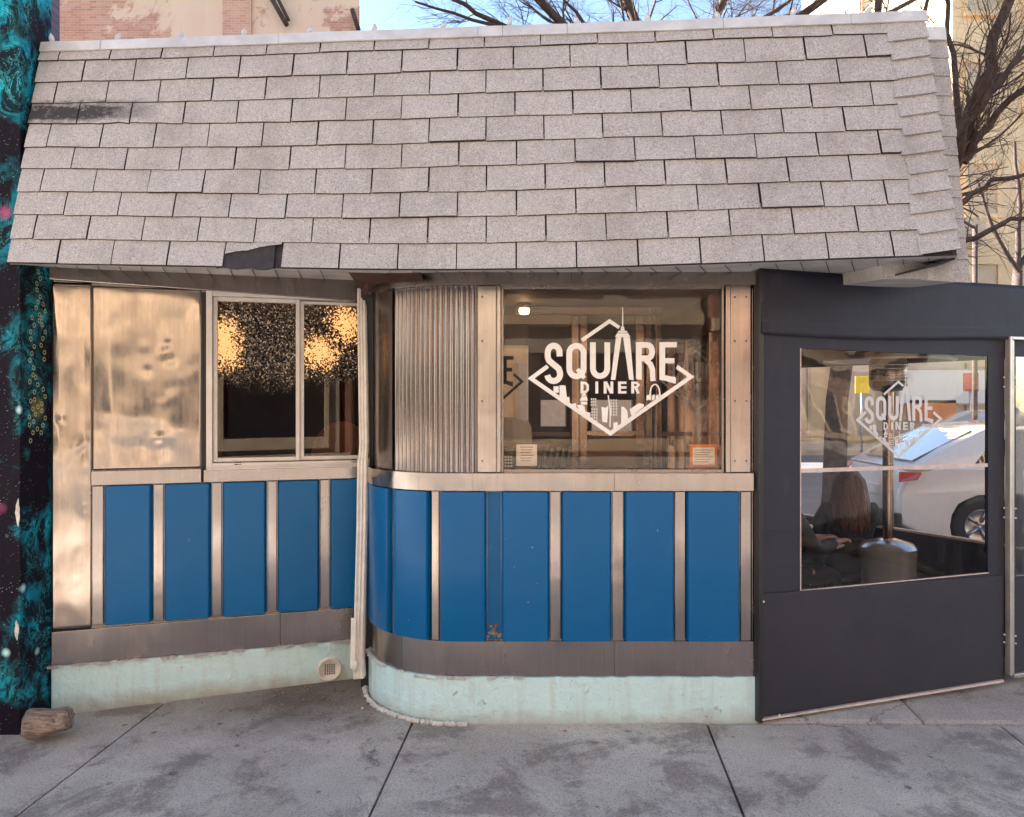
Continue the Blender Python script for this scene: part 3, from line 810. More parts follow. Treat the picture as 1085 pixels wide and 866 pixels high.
for s0, s1 in ((ws0+.056, sm-.008), (sm+.037, ws1-.036)):
    mb = MB(); mb.grid(lambda u, v: Lp(s0+(s1-s0)*u, -.016, wz0+.058+(wz1-.056-wz0-.058)*v), 1, 1); obj('obscured_pane', mb, M['film'], LW, fix=False)

# --- downspout between the wing and the bay
pts = [(384,306,4.26),(384,330,4.22),(385,400,4.20),(386,470,4.19),(385,490,4.18)]
pp = [P(*p) for p in pts]
mb = MB()
def flatpipe(mb, pts, w, d, ang=.25):
    vs = []; fs = []
    prof = [(-w,-d*.6),(-w*.7,-d),(-w*.25,-d*.8),(0,-d),(w*.25,-d*.8),(w*.7,-d),(w,-d*.6),(w,d),(-w,d)]
    n = len(prof)
    for p in pts:
        for a, b in prof: vs.append((p.x+a*math.cos(ang)-b*math.sin(ang)*0, p.y+b+a*math.sin(ang), p.z))
    for i in range(len(pts)-1):
        for k in range(n): fs.append((i*n+k, i*n+(k+1) % n, (i+1)*n+(k+1) % n, (i+1)*n+k))
    fs.append(tuple(range(n))); fs.append(tuple((len(pts)-1)*n+k for k in range(n)))
    mb.add(vs, fs)
flatpipe(mb, pp, .026, .024); DS = obj('downspout', mb, M['pipe'], D, bevel=.003)
mb = MB(); flatpipe(mb, [P(385,486,4.175), P(384,560,4.14), P(382,640,4.11), P(380,700,4.09), P(381,718,4.08)], .030, .028); obj('lower_pipe', mb, M['pipe'], DS, bevel=.003)
mb = MB(); mb.tube([P(377,700,4.03), P(376,712,4.03)], .012, 6); mb.hexa([P(a,b,4.035) for a, b in ((372,655),(377,655),(376,712),(371,708))], [P(a,b,4.045) for a, b in ((372,655),(377,655),(376,712),(371,708))]); obj('torn_lip', mb, M['pipe'], DS)
mb = MB(); mb.box(-.845, -.775, 4.22, 4.50, .0, 2.3); obj('corner_shade_filler', mb, M['black_gap'], D)  # black filler, painting the darkness of the corner behind the downspout
# loose wires by the fluted corner
mb = MB()
pp = [P(411, y, 4.09)+Vector((.006*math.sin(y*.21), 0, 0)) for y in range(330, 500, 6)]
mb.tube(pp, .0025, 5)
c = P(417, 455, 4.06)
mb.tube([c+Vector((.014*math.cos(a*.5), 0, .05*math.sin(a*.5))) for a in range(0, 14)], .0022, 5)
obj('cable', mb, M['black_gap'], D)
# --- round drain vent low on the base
vc = Lp(Ls(349), .031, Lz(349, 707)); 
VM = Matrix.Translation(vc) @ Matrix.Rotation(TH, 4, 'Z')
def onm(mb, Mx): mb.v = [tuple(Mx @ Vector(v)) for v in mb.v]; return mb
mb = MB(); mb.lathe([(0,-.004),(.052,-.004),(.055,-.010),(.062,-.012),(.068,-.008),(.070,.002)], (0,0,0), 28, axis='y')
V = obj('drain_cover', onm(mb, VM), M['pipe'], D)
mb = MB()
for i in range(-3, 4):
    for j in range(-3, 4):
        if i*i+j*j < 9: mb.box(i*.0125-.003, i*.0125+.004, -.0062, -.0042, j*.0125-.004, j*.0125+.004)
obj('grille_holes', onm(mb, VM), M['black_gap'], V)

# ============================================================ ROOF
def unP(px, py, D0): Y = D0/(1+.000104*(px-CX)); return P(px, py, Y)
BL = unP(10, 279, 3.40); BRt = unP(1014, 271, 3.40); TL = unP(45, 47, 3.67); TR = unP(976, 14, 3.67)
def roof(u, v, o=0.0):
    b = BL*(1-u)+BRt*u; b = b - Vector((0,0,.042*4*u*(1-u)))
    t = TL*(1-u)+TR*u
    p = b*(1-v)+t*v
    # outward normal
    du = (BRt-BL).normalized(); dv = (TL-BL).normalized(); n = du.cross(dv).normalized()
    if n.y > 0: n = -n
    bulge = .012*math.sin(u*9.0+v*4)*(1-v)
    return p + n*(o+bulge)
from mathutils import noise as mnoise
W_roof = (BRt-BL).length; H_roof = (TL-BL).length
rows_n = 9; v_top = .925; ex = v_top/rows_n*.985
dark_faces = []
mb = MB(); tabw = .2715/W_roof
u_hip = .966
for r in range(rows_n+1):
    v0 = r*ex; v1 = min(v0+ex*1.25, .975)
    vm = (v0+v1)/2; off = ([70,42,77,49,84,55.5,89,62,94,66][r] - (10+35*vm))/(1004-73*vm) - 2*tabw
    row_j = rnd.uniform(-.0015, .0015); k = 0; u = off
    while u < u_hip:
        w = tabw; a = max(u+.0007+rnd.uniform(0,.0009), .0); b = min(u+w-.0004, u_hip)
        if b-a > .004:
            skip = (r == 0 and a < (281-10)/1003. < b)
            l = rnd.uniform(-.0025, .0025); l2 = rnd.uniform(-.0025, .0025); lift = .0120+rnd.uniform(0, .004)
            if rnd.random() < .06: lift += rnd.uniform(.003, .008)
            ni = 5
            vs = []
            for i in range(ni+1):
                uu = a+(b-a)*i/ni; jj = l*(1-i/ni)+l2*i/ni+rnd.uniform(-.0009,.0009)+row_j
                if r == 6 and uu < .19: jj += rnd.uniform(0, .008)
                vb = v0+jj*1.0
                if skip: vb = v0+ex*(.50+.09*i)+ .03*ex*math.sin(i*2.3)
                if r == 0: vb = 0.0 if not skip else vb
                vs += [roof(uu, vb, .0), roof(uu, vb, lift), roof(uu, vb+.3*(v1-vb), lift*.86), roof(uu, v1, .0015), roof(uu, v1, -.006)]
            fs = []
            for i in range(ni):
                q = i*5
                for j in range(4): fs.append((q+j, q+5+j, q+6+j, q+1+j))
            fs.append((0,1,2,3,4)); q = ni*5; fs.append((q+4,q+3,q+2,q+1,q))
            o_f = len(mb.f); mb.add(vs, fs); dark_faces += [o_f+4*i for i in range(ni)] + [o_f+4*ni, o_f+4*ni+1]
        u += w
ROOF = obj('roof', mb, M['shingle'], D)
ROOF.data.materials.append(M['tar'])
for i in dark_faces: ROOF.data.polygons[i].material_index = 1
mb = MB()
n = 40
mb.grid(lambda u, v: roof(u, v*.99+.002, -.008), 40, 8, False)
obj('roof_underlay', mb, M['tar'], ROOF, fix=False)
# torn bit where a tab is missing
ua, ub = (249-10)/1003., (312-10)/1003.
mb = MB(); vs = []
for i in range(9):
    uu = ua+(ub-ua)*i/8
    vs += [roof(uu, -.006+.004*math.sin(i*1.7), .0005), roof(uu, -.006+.004*math.sin(i*1.7), .006), roof(uu, ex*(.60+.36*(i/8)**.7), .007), roof(uu, ex*(.60+.36*(i/8)**.7), -.004)]
fs = []
for i in range(8):
    q = i*4
    for j in range(4): fs.append((q+j, q+4+j, q+4+(j+1) % 4, q+(j+1) % 4))
fs += [(0,1,2,3), (35,34,33,32)]
mb.add(vs, fs); obj('torn_patch', mb, M['tar'], ROOF, label='black tar patch where a shingle tab is torn off')
# hip caps at the right end
mb = MB(); nc = 12
for i in range(nc):
    v0 = i/nc*.945; v1 = v0+.105
    sk = .018
    a = roof(u_hip-.004+.003*math.sin(i*2.2), v0-.0, 0.022+rnd.uniform(0,.003)); b = roof(1.002, v0+sk, .020); c = roof(1.001, min(v1,.975)+sk*.4, .004); d = roof(u_hip-.003, min(v1,.975), .004)
    n_ = Vector((.0, .01, 0))
    back = Vector((.0, .22, 0))
    mb.hexa([a,b,c,d], [p+n_ for p in (a,b,c,d)])
    # return face of the cap over the end of the roof
    e = Vector((.003,0,0))
    mb.hexa([b+e, b+back+e, c+back+e, c+e], [p+Vector((-.010,0,0)) for p in (b+e, b+back+e, c+back+e, c+e)])
obj('hip_cap', mb, M['shingle2'], ROOF)
# flashing along the top
mb = MB(); segs = [0, .075, .29, .52, .548, .62, .79, .925, 1.004]
for a, b in zip(segs[:-1], segs[1:]):
    a += .0004
    def q(u, v, o): return roof(u, v, o)
    o1 = .017+rnd.uniform(0,.003)
    vs = []; nn = 8
    for i in range(nn+1):
        u = a+(b-a)*i/nn; w_ = .002*mnoise.noise(Vector((u*25, 0, 0)))
        wav = .004*mnoise.noise(Vector((u*60, 3, 0))) if u < .4 else 0
        vs += [q(u, .955+w_+wav, .010), q(u, .955+w_+wav, o1), q(u, 1.0+w_, o1-.002), q(u, 1.006+w_, o1-.012) + Vector((0,.06,0)), q(u, .98, -.02)]
    fs = []
    for i in range(nn):
        z = i*5
        for j in range(5): fs.append((z+j, z+5+j, z+5+(j+1) % 5, z+(j+1) % 5))
    fs += [(0,1,2,3,4), tuple(nn*5+j for j in (4,3,2,1,0))]
    mb.add(vs, fs)
obj('flashing', mb, M['flash'], ROOF, bevel=.001)
# soffit
mb = MB()
def soff(u, v):
    p = roof(u, 0, -.004); px = CX+F*p.x/p.y
    if px < 392: s = Ls(px); q = Lp(s, .0, 2.30); 
    elif px < 450:
        f = (px-392)/58; a = Lp(Ls(392), .0, 2.30); b = Vector((*bay(bt_px(450), 0), 2.245)); q = a*(1-f)+b*f
    elif px < 797: q = Vector((p.x*FY/p.y, FY, 2.245))
    else: s = Ts(min(px, 1060)); q = Tp(s, -.03, 2.262)
    z = (1-(1-v)**1.0)
    r_ = p*(1-v)+q*v
    return r_ + Vector((0,0,.003*math.sin(u*40)*v*(1-v)*4))
mb.grid(soff, 80, 4, False); obj('soffit', mb, M['soffit'], ROOF, fix=False)
mb = MB()
for i in range(1, 40):      # board joints of the soffit
    if 14 < i < 17: continue
    u = i/40
    a = roof(u, 0, -.006)+Vector((0,.02,-.001)); b = soff(u+.006, .98)-Vector((0,0,.0015)); c = Vector((.0015,0,0))
    mb.hexa([a-c, a+c, b+c, b-c], [p-Vector((0,0,.002)) for p in (a-c, a+c, b+c, b-c)])
obj('soffit_joints', mb, M['tar'], ROOF)
# flat roof and parapet backs
mb = MB(); mb.add([TL+Vector((0,.02,-.05)), TR+Vector((0,.02,-.05)), Vector((1.9,6.4,3.36)), Vector((-2.4,6.4,3.36))], [(0,1,2,3)])
mb.add([Vector((1.9,3.6,2.3)), Vector((1.9,6.4,2.3)), Vector((1.9,6.4,3.36)), Vector((1.9,3.5,3.36))], [(0,1,2,3)])
mb.add([Vector((-2.4,6.4,2.3)), Vector((1.9,6.4,2.3)), Vector((1.9,6.4,3.36)), Vector((-2.4,6.4,3.36))], [(0,1,2,3)])
obj('roof_deck', mb, M['tar'], ROOF)
# second stretch of mansard, set back at the right
R0 = [P(936, 297, 3.47), P(1027, 299, 3.455), P(1003, 42, 3.70), P(914, 42, 3.72)]
mb = MB(); n2 = 12
for r in range(n2):
    v0 = r/n2; v1 = min(1, v0+1.35/n2); offx = (0, .5)[r % 2]
    for k in range(-1, 4):
        a = max(0, (k+offx)/2.0+.004); b = min(1, (k+1+offx)/2.0-.002)
        if b <= a: continue
        def q(u, v, o):
            p = (R0[0]*(1-u)+R0[1]*u)*(1-v)+(R0[3]*(1-u)+R0[2]*u)*v; return p+Vector((0,-o,0))
        j = rnd.uniform(-.004,.004); sl = .012
        mb.hexa([q(a,v0+j+sl*(1-a),0), q(b,v0+j+sl*(1-b),0), q(b,v1,-.006), q(a,v1,-.006)], [q(a,v0+j+sl*(1-a),.010), q(b,v0+j+sl*(1-b),.010), q(b,v1,0), q(a,v1,0)])
S2 = obj('side_roof', mb, M['shingle2'], D)
mb = MB()
mb.hexa([R0[0]+Vector((0,.004,.006)), R0[1]+Vector((0,.004,.006)), R0[1]+Vector((0,.5,.05)), R0[0]+Vector((0,.5,.05))],
        [R0[3]+Vector((0,.012,0)), R0[2]+Vector((0,.012,0)), R0[2]+Vector((0,.4,0)), R0[3]+Vector((0,.4,0))]); obj('eave_box', mb, M['soffit'], S2)
mb = MB(); a, b = P(880, 42, 3.70), P(1003.5, 42, 3.68); mb.hexa([a, b, b+Vector((0,.05,0)), a+Vector((0,.05,0))], [p+Vector((0,.01,.068)) for p in (a, b, b+Vector((0,.05,0)), a+Vector((0,.05,0)))]); obj('flashing', mb, M['flash'], S2, bevel=.002)
# rusty box gutter under the eave
def PP(l): return [P(*a) for a in l]
mb = MB()
mb.hexa(PP([(366,286,3.60),(446,286,3.60),(449,296,3.75),(383,307,4.2)]), PP([(392,287,3.75),(446,287,3.9),(436,313,4.15),(388,318,4.28)]))
G = obj('gutter_box', mb, M['rust'], D, bevel=.006)
mb = MB(); mb.tube(PP([(402,306,3.98),(424,309,3.99),(433,308,3.95),(444,296,3.85)]), .006, 6); obj('gutter_edge', mb, M['steel_dark'], G)
mb = MB(); mb.hexa(PP([(409,287,3.62),(446,287,3.62),(447,296,3.74),(412,300,3.78)]), [p+Vector((0,0,-.004)) for p in PP([(409,287,3.62),(446,287,3.62),(447,296,3.74),(412,300,3.78)])]); obj('rust_flap', mb, M['rust'], G)
# black strip painting the dark gap under the roof's right corner
mb = MB(); q = PP([(935,294.5,3.5),(1012,273,3.30),(1000,278,3.45),(945,295,3.62)]); mb.hexa(q, [p+Vector((0,0,-.008)) for p in q]); obj('dark_gap_strip', mb, M['tar'], ROOF)
mb = MB()
a = roof(1.0, 0, -.004); mb.hexa([a, a+Vector((0,.6,.02)), a+Vector((0,.6,1.05)), TR+Vector((0,.0,-.1))], [p+Vector((-.02,0,0)) for p in (a, a+Vector((0,.6,.02)), a+Vector((0,.6,1.05)), TR+Vector((0,0,-.1)))])
obj('end_board', mb, M['tar'], ROOF)

# --- string lights along the top of the roof
ST = thing('string_lights', 'string of small unlit milky bulbs clipped along the white roof edge', 'string lights', tuple(roof(.5, 1)))
ww = MB(); pts = [roof(u/60, 1.004, -.01)+Vector((0,.02,.004*math.sin(u*2.1)+.004)) for u in range(61)]; ww.tube(pts, .0025, 5); obj('wire', ww, M['black_gap'], ST)
first = None
for i in range(14):
    px = 54+72.5*i*(1-.0*i)
    u = (px-45)/931.
    if u > 1: break
    p = roof(u, 1.005, -.006)+Vector((0,.015,.004))
    if first is None:
        mb = MB(); mb.lathe([(0,0),(.007,0),(.008,.010),(.0125,.018),(.0135,.028),(.010,.040),(.004,.050),(0,.054)], (0,0,0), 12)
        Mi = ROOT[ST.name].inverted()
        first = obj('bulb', mb, M['bulb'], ST, local=True); first.location = Mi @ p
        b = first
    else:
        b = first.copy(); COL.objects.link(b); b.parent = ST; b.location = Mi @ p
    b.rotation_euler = (R(rnd.uniform(-15,25)), R(rnd.uniform(-35,35)), 0)

# ============================================================ DINER INTERIOR (seen through the panes)
mb = MB(); mb.add([(-2.38,4.06,.12),(-.8,4.52,.12),(-.72,4.3,.12),(-.2,3.89,.12),(1.21,3.89,.12),(1.21,6.3,.12),(-2.38,6.3,.12)], [(0,1,2,3,4,5,6)]); obj('floor', mb, M['int_floor'], D, fix=False)
mb = MB(); mb.add([(-2.38,4.06,2.24),(-.8,4.54,2.24),(-.72,4.3,2.24),(-.2,3.89,2.24),(1.21,3.89,2.24),(1.21,6.3,2.24),(-2.38,6.3,2.24)], [(0,1,2,3,4,5,6)]); obj('ceiling', mb, M['int_ceil'], D, fix=False)
BY = 6.2
def bx(px): return (px-CX)/F*BY
def bz(py): return EYE-(py-HZ)/F*BY
mb = MB()   # back wall with openings
ops = [(bx(531), bx(560), bz(452), bz(366)), (bx(573), bx(600), bz(452), bz(424)), (bx(627), bx(671), bz(497), bz(424))]
xs = [-2.38, ops[0][0], ops[0][1], ops[1][0], ops[1][1], ops[2][0], ops[2][1], 1.66]
for i in range(7):
    a, b = xs[i], xs[i+1]
    if i % 2 == 0: mb.box(a, b, BY, BY+.1, .12, 2.24)
    else:
        o_ = ops[i//2]; mb.box(a+.0005, b-.0005, BY, BY+.1, .12, o_[2]); mb.box(a+.0005, b-.0005, BY, BY+.1, o_[3], 2.24)
obj('back_wall', mb, M['int_brown'], D)
mb = MB(); mb.box(-2.42, -2.38, 4.0, 6.3, .0, 2.24); obj('side_wall', mb, M['int_tan'], D)
# right wall with glazed door and window
RX = 1.2
mb = MB(); mb.box(RX, RX+.08, 3.885, 4.35, 0, 2.24); mb.box(RX, RX+.08, 4.351, 6.199, 2.02, 2.24); mb.box(RX, RX+.08, 5.9, 6.199, 0, 2.019); mb.box(RX, RX+.08, 4.351, 5.899, .0, .35)
obj('side_wall', mb, M['int_brown'], D)
mb = MB()
for y in (4.36, 4.62, 5.25, 5.5, 5.87): mb.box(RX+.0, RX+.06, y-.03, y+.03, .351, 2.019)
for y0, y1 in ((4.391,4.589),(4.651,5.219),(5.531,5.839)): mb.box(RX+.01, RX+.05, y0, y1, 1.26, 1.31); mb.box(RX+.01, RX+.05, y0, y1, 1.96, 2.018)
SW = obj('side_window', mb, M['int_steel'], D, bevel=.004)
mb = MB(); mb.box(RX+.02, RX+.025, 4.4, 5.85, .36, 1.95); obj('glass', mb, M['glass'], SW)
def rev_fn(u, v, w):    # lettering on the side pane, read from outside
    y = 4.62+ (838-u)/670*.62; z = 1.86-(v-140)/540*.62*.85
    return Vector((RX+.030+w, y, z))
obj('decal', decal_mesh(rev_fn), M['decal'], SW, fix=False)
# inner vestibule : steel posts, door with kick plate
mb = MB()
VY = 5.0
def vx(px): return (px-CX)/F*VY
def vz(py): return EYE-(py-HZ)/F*VY
for a, b in ((605,613),(614,622),(673,682),(684,690),(694,700)): mb.box(vx(a), vx(b), VY-.03, VY+.03, .12, vz(335))
mb.box(vx(545), vx(700), VY-.05, VY+.05, vz(334), vz(326)); 
VD = obj('vestibule_frame', mb, M['int_steel'], D, bevel=.005)
mb = MB(); mb.box(vx(622)+.001, vx(673)-.001, VY+.0, VY+.02, .13, vz(462)); obj('door_panel', mb, M['int_tan'], VD)
mb = MB(); mb.box(vx(622)+.001, vx(673)-.001, VY-.01, VY+.03, vz(461), vz(457)); mb.lathe([(0,-.05),(.018,-.045),(.02,-.03),(.008,-.03)], (vx(612), VY, vz(486)), 14, axis='y'); obj('push_bar', mb, M['int_steel'], VD)
mb = MB(); mb.box(vx(531), vx(604), VY-.02, VY+.02, vz(462), vz(458)); obj('rail', mb, M['int_tan'], VD)
mb = MB(); mb.box(vx(701), 1.19, VY-.02, VY+.02, vz(462), vz(458)); obj('rail', mb, M['int_tan'], VD)
mb = MB(); mb.box(-.10, .38, 4.9, 5.1, vz(345), vz(336)); obj('beam', mb, M['int_tan'], VD)
mb = MB(); mb.box(-.75, -.36, VY, VY+.06, .12, 2.23); mb.box(-.359, .10, VY, VY+.06, .12, 1.36); mb.box(-.359, .10, VY, VY+.06, 2.02, 2.23); PT = obj('partition', mb, M['int_brown'], D)
mb = MB(); mb.box(-.358, .10, VY+.02, VY+.025, 1.361, 2.019); obj('glass', mb, M['glass'], PT)
obj('decal', decal_mesh(lambda u, v, w: P(503+(u-497)/341.*50, 405+(v-433)/240.*45, VY+.018-w)), M['black_plastic'], PT, fix=False)  # letters coloured black for their backlit silhouette against the bright window
obj('decal', decal_mesh(lambda u, v, w: P(737-(u-497)/341.*36, 404+(v-433)/240.*33, VY-.06-w)), M['decal_grey'], VD, fix=False, label='mirrored lettering decal seen from behind')
# ceiling lamp (lit)
for (x, y, z, r_, lab) in ((.08, 4.95, 2.16, .035, 'small lit round ceiling lamp seen through the lettered window'),):
    t = thing('ceiling_lamp', lab, 'ceiling lamp', (x, y, 2.24))
    mb = MB(); mb.lathe([(0,-.075),(r_*.8,-.07),(r_,-.05),(r_*.9,-.03)], (x,y,2.24), 16); obj('bulb', mb, M['lamp'], t)
    mb = MB(); mb.lathe([(0,0),(r_*1.4,0),(r_*1.5,-.028),(r_*.9,-.032)], (x,y,2.239), 16); obj('housing', mb, M['int_steel'], t)
def pendant(px, py, Y, w, h, lab):
    c = P(px, py, Y)
    t = thing('pendant_lamp', lab, 'lamp', tuple(c), group='lit lamps behind the obscured panes')
    mb = MB(); mb.lathe([(0,-h/2),(w*.7,-h/2),(w,-h*.3),(w,h*.3),(w*.6,h/2),(0,h/2)], c, 20); obj('shade', mb, M['shade_glow'], t)
    mb = MB(); mb.tube([c+Vector((0,0,h/2)), Vector((c.x,c.y,2.239))], .006, 6); obj('cord', mb, M['black_plastic'], t)
pendant(240, 365, 4.55, .07, .26, 'tall lit lamp glowing behind the left obscured pane')
pendant(366, 345, 4.85, .085, .16, 'lit lamp glowing high behind the right obscured pane')
pendant(338, 375, 4.75, .085, .15, 'lit lamp glowing lower behind the right obscured pane')
# chair-back and booth behind left window
t = thing('cafe_chair', 'brown round backed chair behind the sliding window right pane', 'chair', (P(361,470,4.75).x, 4.75, .12))
cx_, cy_ = P(361,470,4.75).x, 4.75
mb = MB(); mb.prism([(cx_+.19*math.cos(R(a)), 1.25+.22*math.sin(R(a))) for a in range(0,181,12)]+[(cx_-.19,.75),(cx_+.19,.75)], lambda u,v,w: Vector((u, cy_+w, v)), .05); obj('backrest', mb, M['int_tan'], t, bevel=.012)
mb = MB(); mb.box(cx_-.2, cx_+.2, cy_+.05, cy_+.42, .56, .62); obj('seat', mb, M['int_tan'], t, bevel=.015)
for a, b in ((-.17,.02),(.17,.02),(-.17,.38),(.17,.38)):
    mb = MB(); mb.tube([(cx_+a,cy_+b,.12),(cx_+a*.95,cy_+b,.56 if b > .1 else .8)], .016, 8); obj('leg', mb, M['int_brown'], t)
t = thing('cafe_table', 'dark interior table below the sliding window', 'table', (-1.75, 4.75, .12))
mb = MB(); mb.box(-2.1,-1.4,4.5,5.1,.84,.87); obj('tabletop', mb, M['int_brown'], t, bevel=.006)
mb = MB(); mb.tube([(-1.75,4.8,.14),(-1.75,4.8,.84)], .03, 10); mb.lathe([(0,0),(.2,0),(.2,.015),(.03,.03)], (-1.75,4.8,.12), 20); obj('pedestal', mb, M['int_steel'], t)
# counter and the things standing on it inside the front window
t = thing('counter', 'dark counter inside the window under the lettering', 'counter', (.3, 4.2, .12))
cz = 1.245
mb = MB(); mb.box(-.08, .62, 3.86, 4.16, cz-.04, cz); obj('countertop', mb, M['black_plastic'], t, bevel=.006)
mb = MB(); mb.box(-.06, .60, 3.90, 4.12, .13, cz-.041); obj('cabinet', mb, M['int_brown'], t)
def onF(px0, px1, py0, py1, Y):
    return (px0-CX)/F*Y, (px1-CX)/F*Y, EYE-(py1-HZ)/F*Y, EYE-(py0-HZ)/F*Y
Yc = 3.92
x0,x1,z0,z1 = onF(533,544.5,474,494,Yc); z0 = cz
t = thing('card_terminal', 'small black keypad terminal at the left corner of the front window', 'card terminal', ((x0+x1)/2, Yc, cz))
mb = MB(); mb.hexa([(x0,Yc,z0),(x1,Yc,z0),(x1,Yc+.05,z0),(x0,Yc+.05,z0)], [(x0,Yc+.02,z1),(x1,Yc+.02,z1),(x1,Yc+.05,z1),(x0,Yc+.05,z1)]); obj('body', mb, M['black_plastic'], t, bevel=.004)
mb = MB()
for i in range(3):
    for j in range(4):
        a = x0+.008+i*.015; b = z0+.012+j*.016; yy = Yc+.02*(b-z0)/(z1-z0)-.003
        mb.box(a, a+.010, yy, yy+.004, b, b+.009)
obj('keys', mb, M['paper'], t, bevel=.001)
x0,x1,z0,z1 = onF(547,569,471,494,Yc-.04)
t = thing('notice_card', 'small white printed notice card leaning in the front window', 'notice', ((x0+x1)/2, Yc-.04, z0))
mb = MB(); mb.box(x0,x1,Yc-.04,Yc-.037,z0,z1); obj('card', mb, M['paper'], t)
mb = MB()
for k in range(6):
    a = x0+.02+.004*(k % 2); mb.box(a, x1-.02-.006*(k % 3), Yc-.0412, Yc-.0401, z1-.016-k*.014, z1-.012-k*.014)
obj('print', mb, M['ink'], t)
x0,x1,z0,z1 = onF(731,760,471,495,Yc-.06)
t = thing('framed_notice', 'orange bordered notice in the lower right corner of the front window', 'notice', ((x0+x1)/2, Yc-.06, z0))
mb = MB(); mb.box(x0,x1,Yc-.06,Yc-.052,z0,z1); obj('border', mb, M['orange'], t, bevel=.003)
mb = MB(); mb.box(x0+.014,x1-.014,Yc-.0625,Yc-.0602,z0+.012,z1-.016); obj('sheet', mb, M['paper'], t)
mb = MB()
for k in range(6): mb.box(x0+.022, x1-.022-.012*(k % 3), Yc-.0636, Yc-.0627, z1-.030-k*.012, z1-.027-k*.012)
obj('print', mb, M['ink'], t)
t = thing('menu_rack', 'row of dark menus standing on the counter behind the white card', 'menu rack', (.2, 4.02, cz))
for k in range(6):
    mb = MB(); a = .125+k*.032; mb.hexa([(a,3.97,cz),(a+.018,3.97,cz),(a+.018,4.1,cz),(a,4.1,cz)], [(a+.012,3.97,cz+.11),(a+.03,3.97,cz+.11),(a+.03,4.1,cz+.11),(a+.012,4.1,cz+.11)]); obj('menu', mb, M['black_plastic'], t, bevel=.002)
c = P(538, 466, 4.02)
t = thing('glass_jar', 'small jar on the counter above the keypad terminal', 'jar', (c.x, c.y, cz))
mb = MB(); mb.lathe([(0,0),(.028,0),(.030,.01),(.030,.075),(.022,.09)], (c.x,c.y,cz), 18); obj('body', mb, M['int_steel'], t)
mb = MB(); mb.lathe([(.024,.088),(.026,.09),(.026,.108),(0,.112)], (c.x,c.y,cz), 18); obj('lid', mb, M['black_plastic'], t)
t = thing('reflection_lumps', 'reflection shown as pale bags on the ledge at the left of the front window', 'reflection lumps', (P(546,455,4.6).x, 4.6, 1.38))
c = P(548, 452, 4.6)  # pale lumps added in place of a reflection in the pane
mb = MB()
for k in range(3):
    a = c+Vector((-.05+k*.045, .02*k, -.02-.01*k)); r_ = .075-.012*k
    vs = []
    for i in range(5):
        for j in range(10):
            th = 2*math.pi*j/10; rr = r_*(1, 1.08, 1.0, .9, .55)[i]*(1+.18*mnoise.noise(Vector((i*1.3,j*.9,k*5))))
            vs.append((a.x+rr*math.cos(th), a.y+rr*.6*math.sin(th), a.z-.07+i*.036))
    mb.add(vs, [(i*10+j, i*10+(j+1) % 10, (i+1)*10+(j+1) % 10, (i+1)*10+j) for i in range(4) for j in range(10)]+[tuple(range(40,50))])
obj('lumps', mb, M['paper'], t)
mb = MB(); mb.box(c.x-.15,c.x+.2,4.5,4.75,c.z-.12,c.z-.1); mb.box(c.x-.14,c.x-.10,4.55,4.7,.12,c.z-.121); mb.box(c.x+.1,c.x+.14,4.55,4.7,.12,c.z-.121)
tag(obj('ledge', mb, M['int_tan']), 'narrow tan ledge carrying pale reflection bags inside the front window', 'shelf')

# ============================================================ MURAL WALL (left neighbour)
W = thing('mural_wall', 'black neighbouring wall painted with a teal nebula and stars', 'wall', (-3.0, 3.75, 0))
mb = MB(); mb.box(-6.5, -2.423, 3.72, 3.975, -.12, 5.6); obj('painted_wall', mb, M['mural'], W, bevel=.004)
mb = MB(); mb.box(-6.5, -2.426, 3.976, 4.05, -.12, 5.6); obj('bare_edge', mb, M['purple_brick'], W)
mb = MB()   # garlands of pale little rings on the return of the wall
x = -2.4225
for (z0, z1, yy, n) in ((2.26, 1.98, 3.86, 9), (2.02, 1.66, 3.81, 10), (2.10, 1.78, 3.90, 9), (1.72, 1.42, 3.84, 8), (1.60, 1.36, 3.80, 6), (1.66, 1.40, 3.90, 7)):
    for i in range(n):
        z = z0+(z1-z0)*i/n; y = yy+.018*math.sin(i*1.9); r_ = .013
        for s in range(6):
            a0, a1 = R(60*s), R(60*s+42)
            mb.add([(x+.0006, y+r_*math.cos(a0), z+r_*math.sin(a0)), (x+.0006, y+r_*math.cos(a1), z+r_*math.sin(a1)), (x+.0006, y+r_*.6*math.cos(a1), z+r_*.6*math.sin(a1)), (x+.0006, y+r_*.6*math.cos(a0), z+r_*.6*math.sin(a0))], [(0,1,2,3)])
obj('painted_rings', mb, simple('pale_green_paint', (.62,.66,.38), .6), W, fix=False)
mb = MB()
for z0, z1, xx in ((.98, 1.12, -2.435), (.42, .52, -2.44)):
    pts = [(xx+.010*mnoise.noise(Vector((z*30, 1, 0))), z) for z in [z0+(z1-z0)*i/8 for i in range(9)]]
    poly = [(a-.010*math.sin(math.pi*i/8), b) for i, (a, b) in enumerate(pts)]+[(a+.010*math.sin(math.pi*i/8)+.001, b) for i, (a, b) in enumerate(pts)][::-1]
    mb.prism(poly, lambda u, v, w: Vector((u, 3.7198-w, v)), .0015)
obj('chipped_plaster', mb, M['crust'], W)
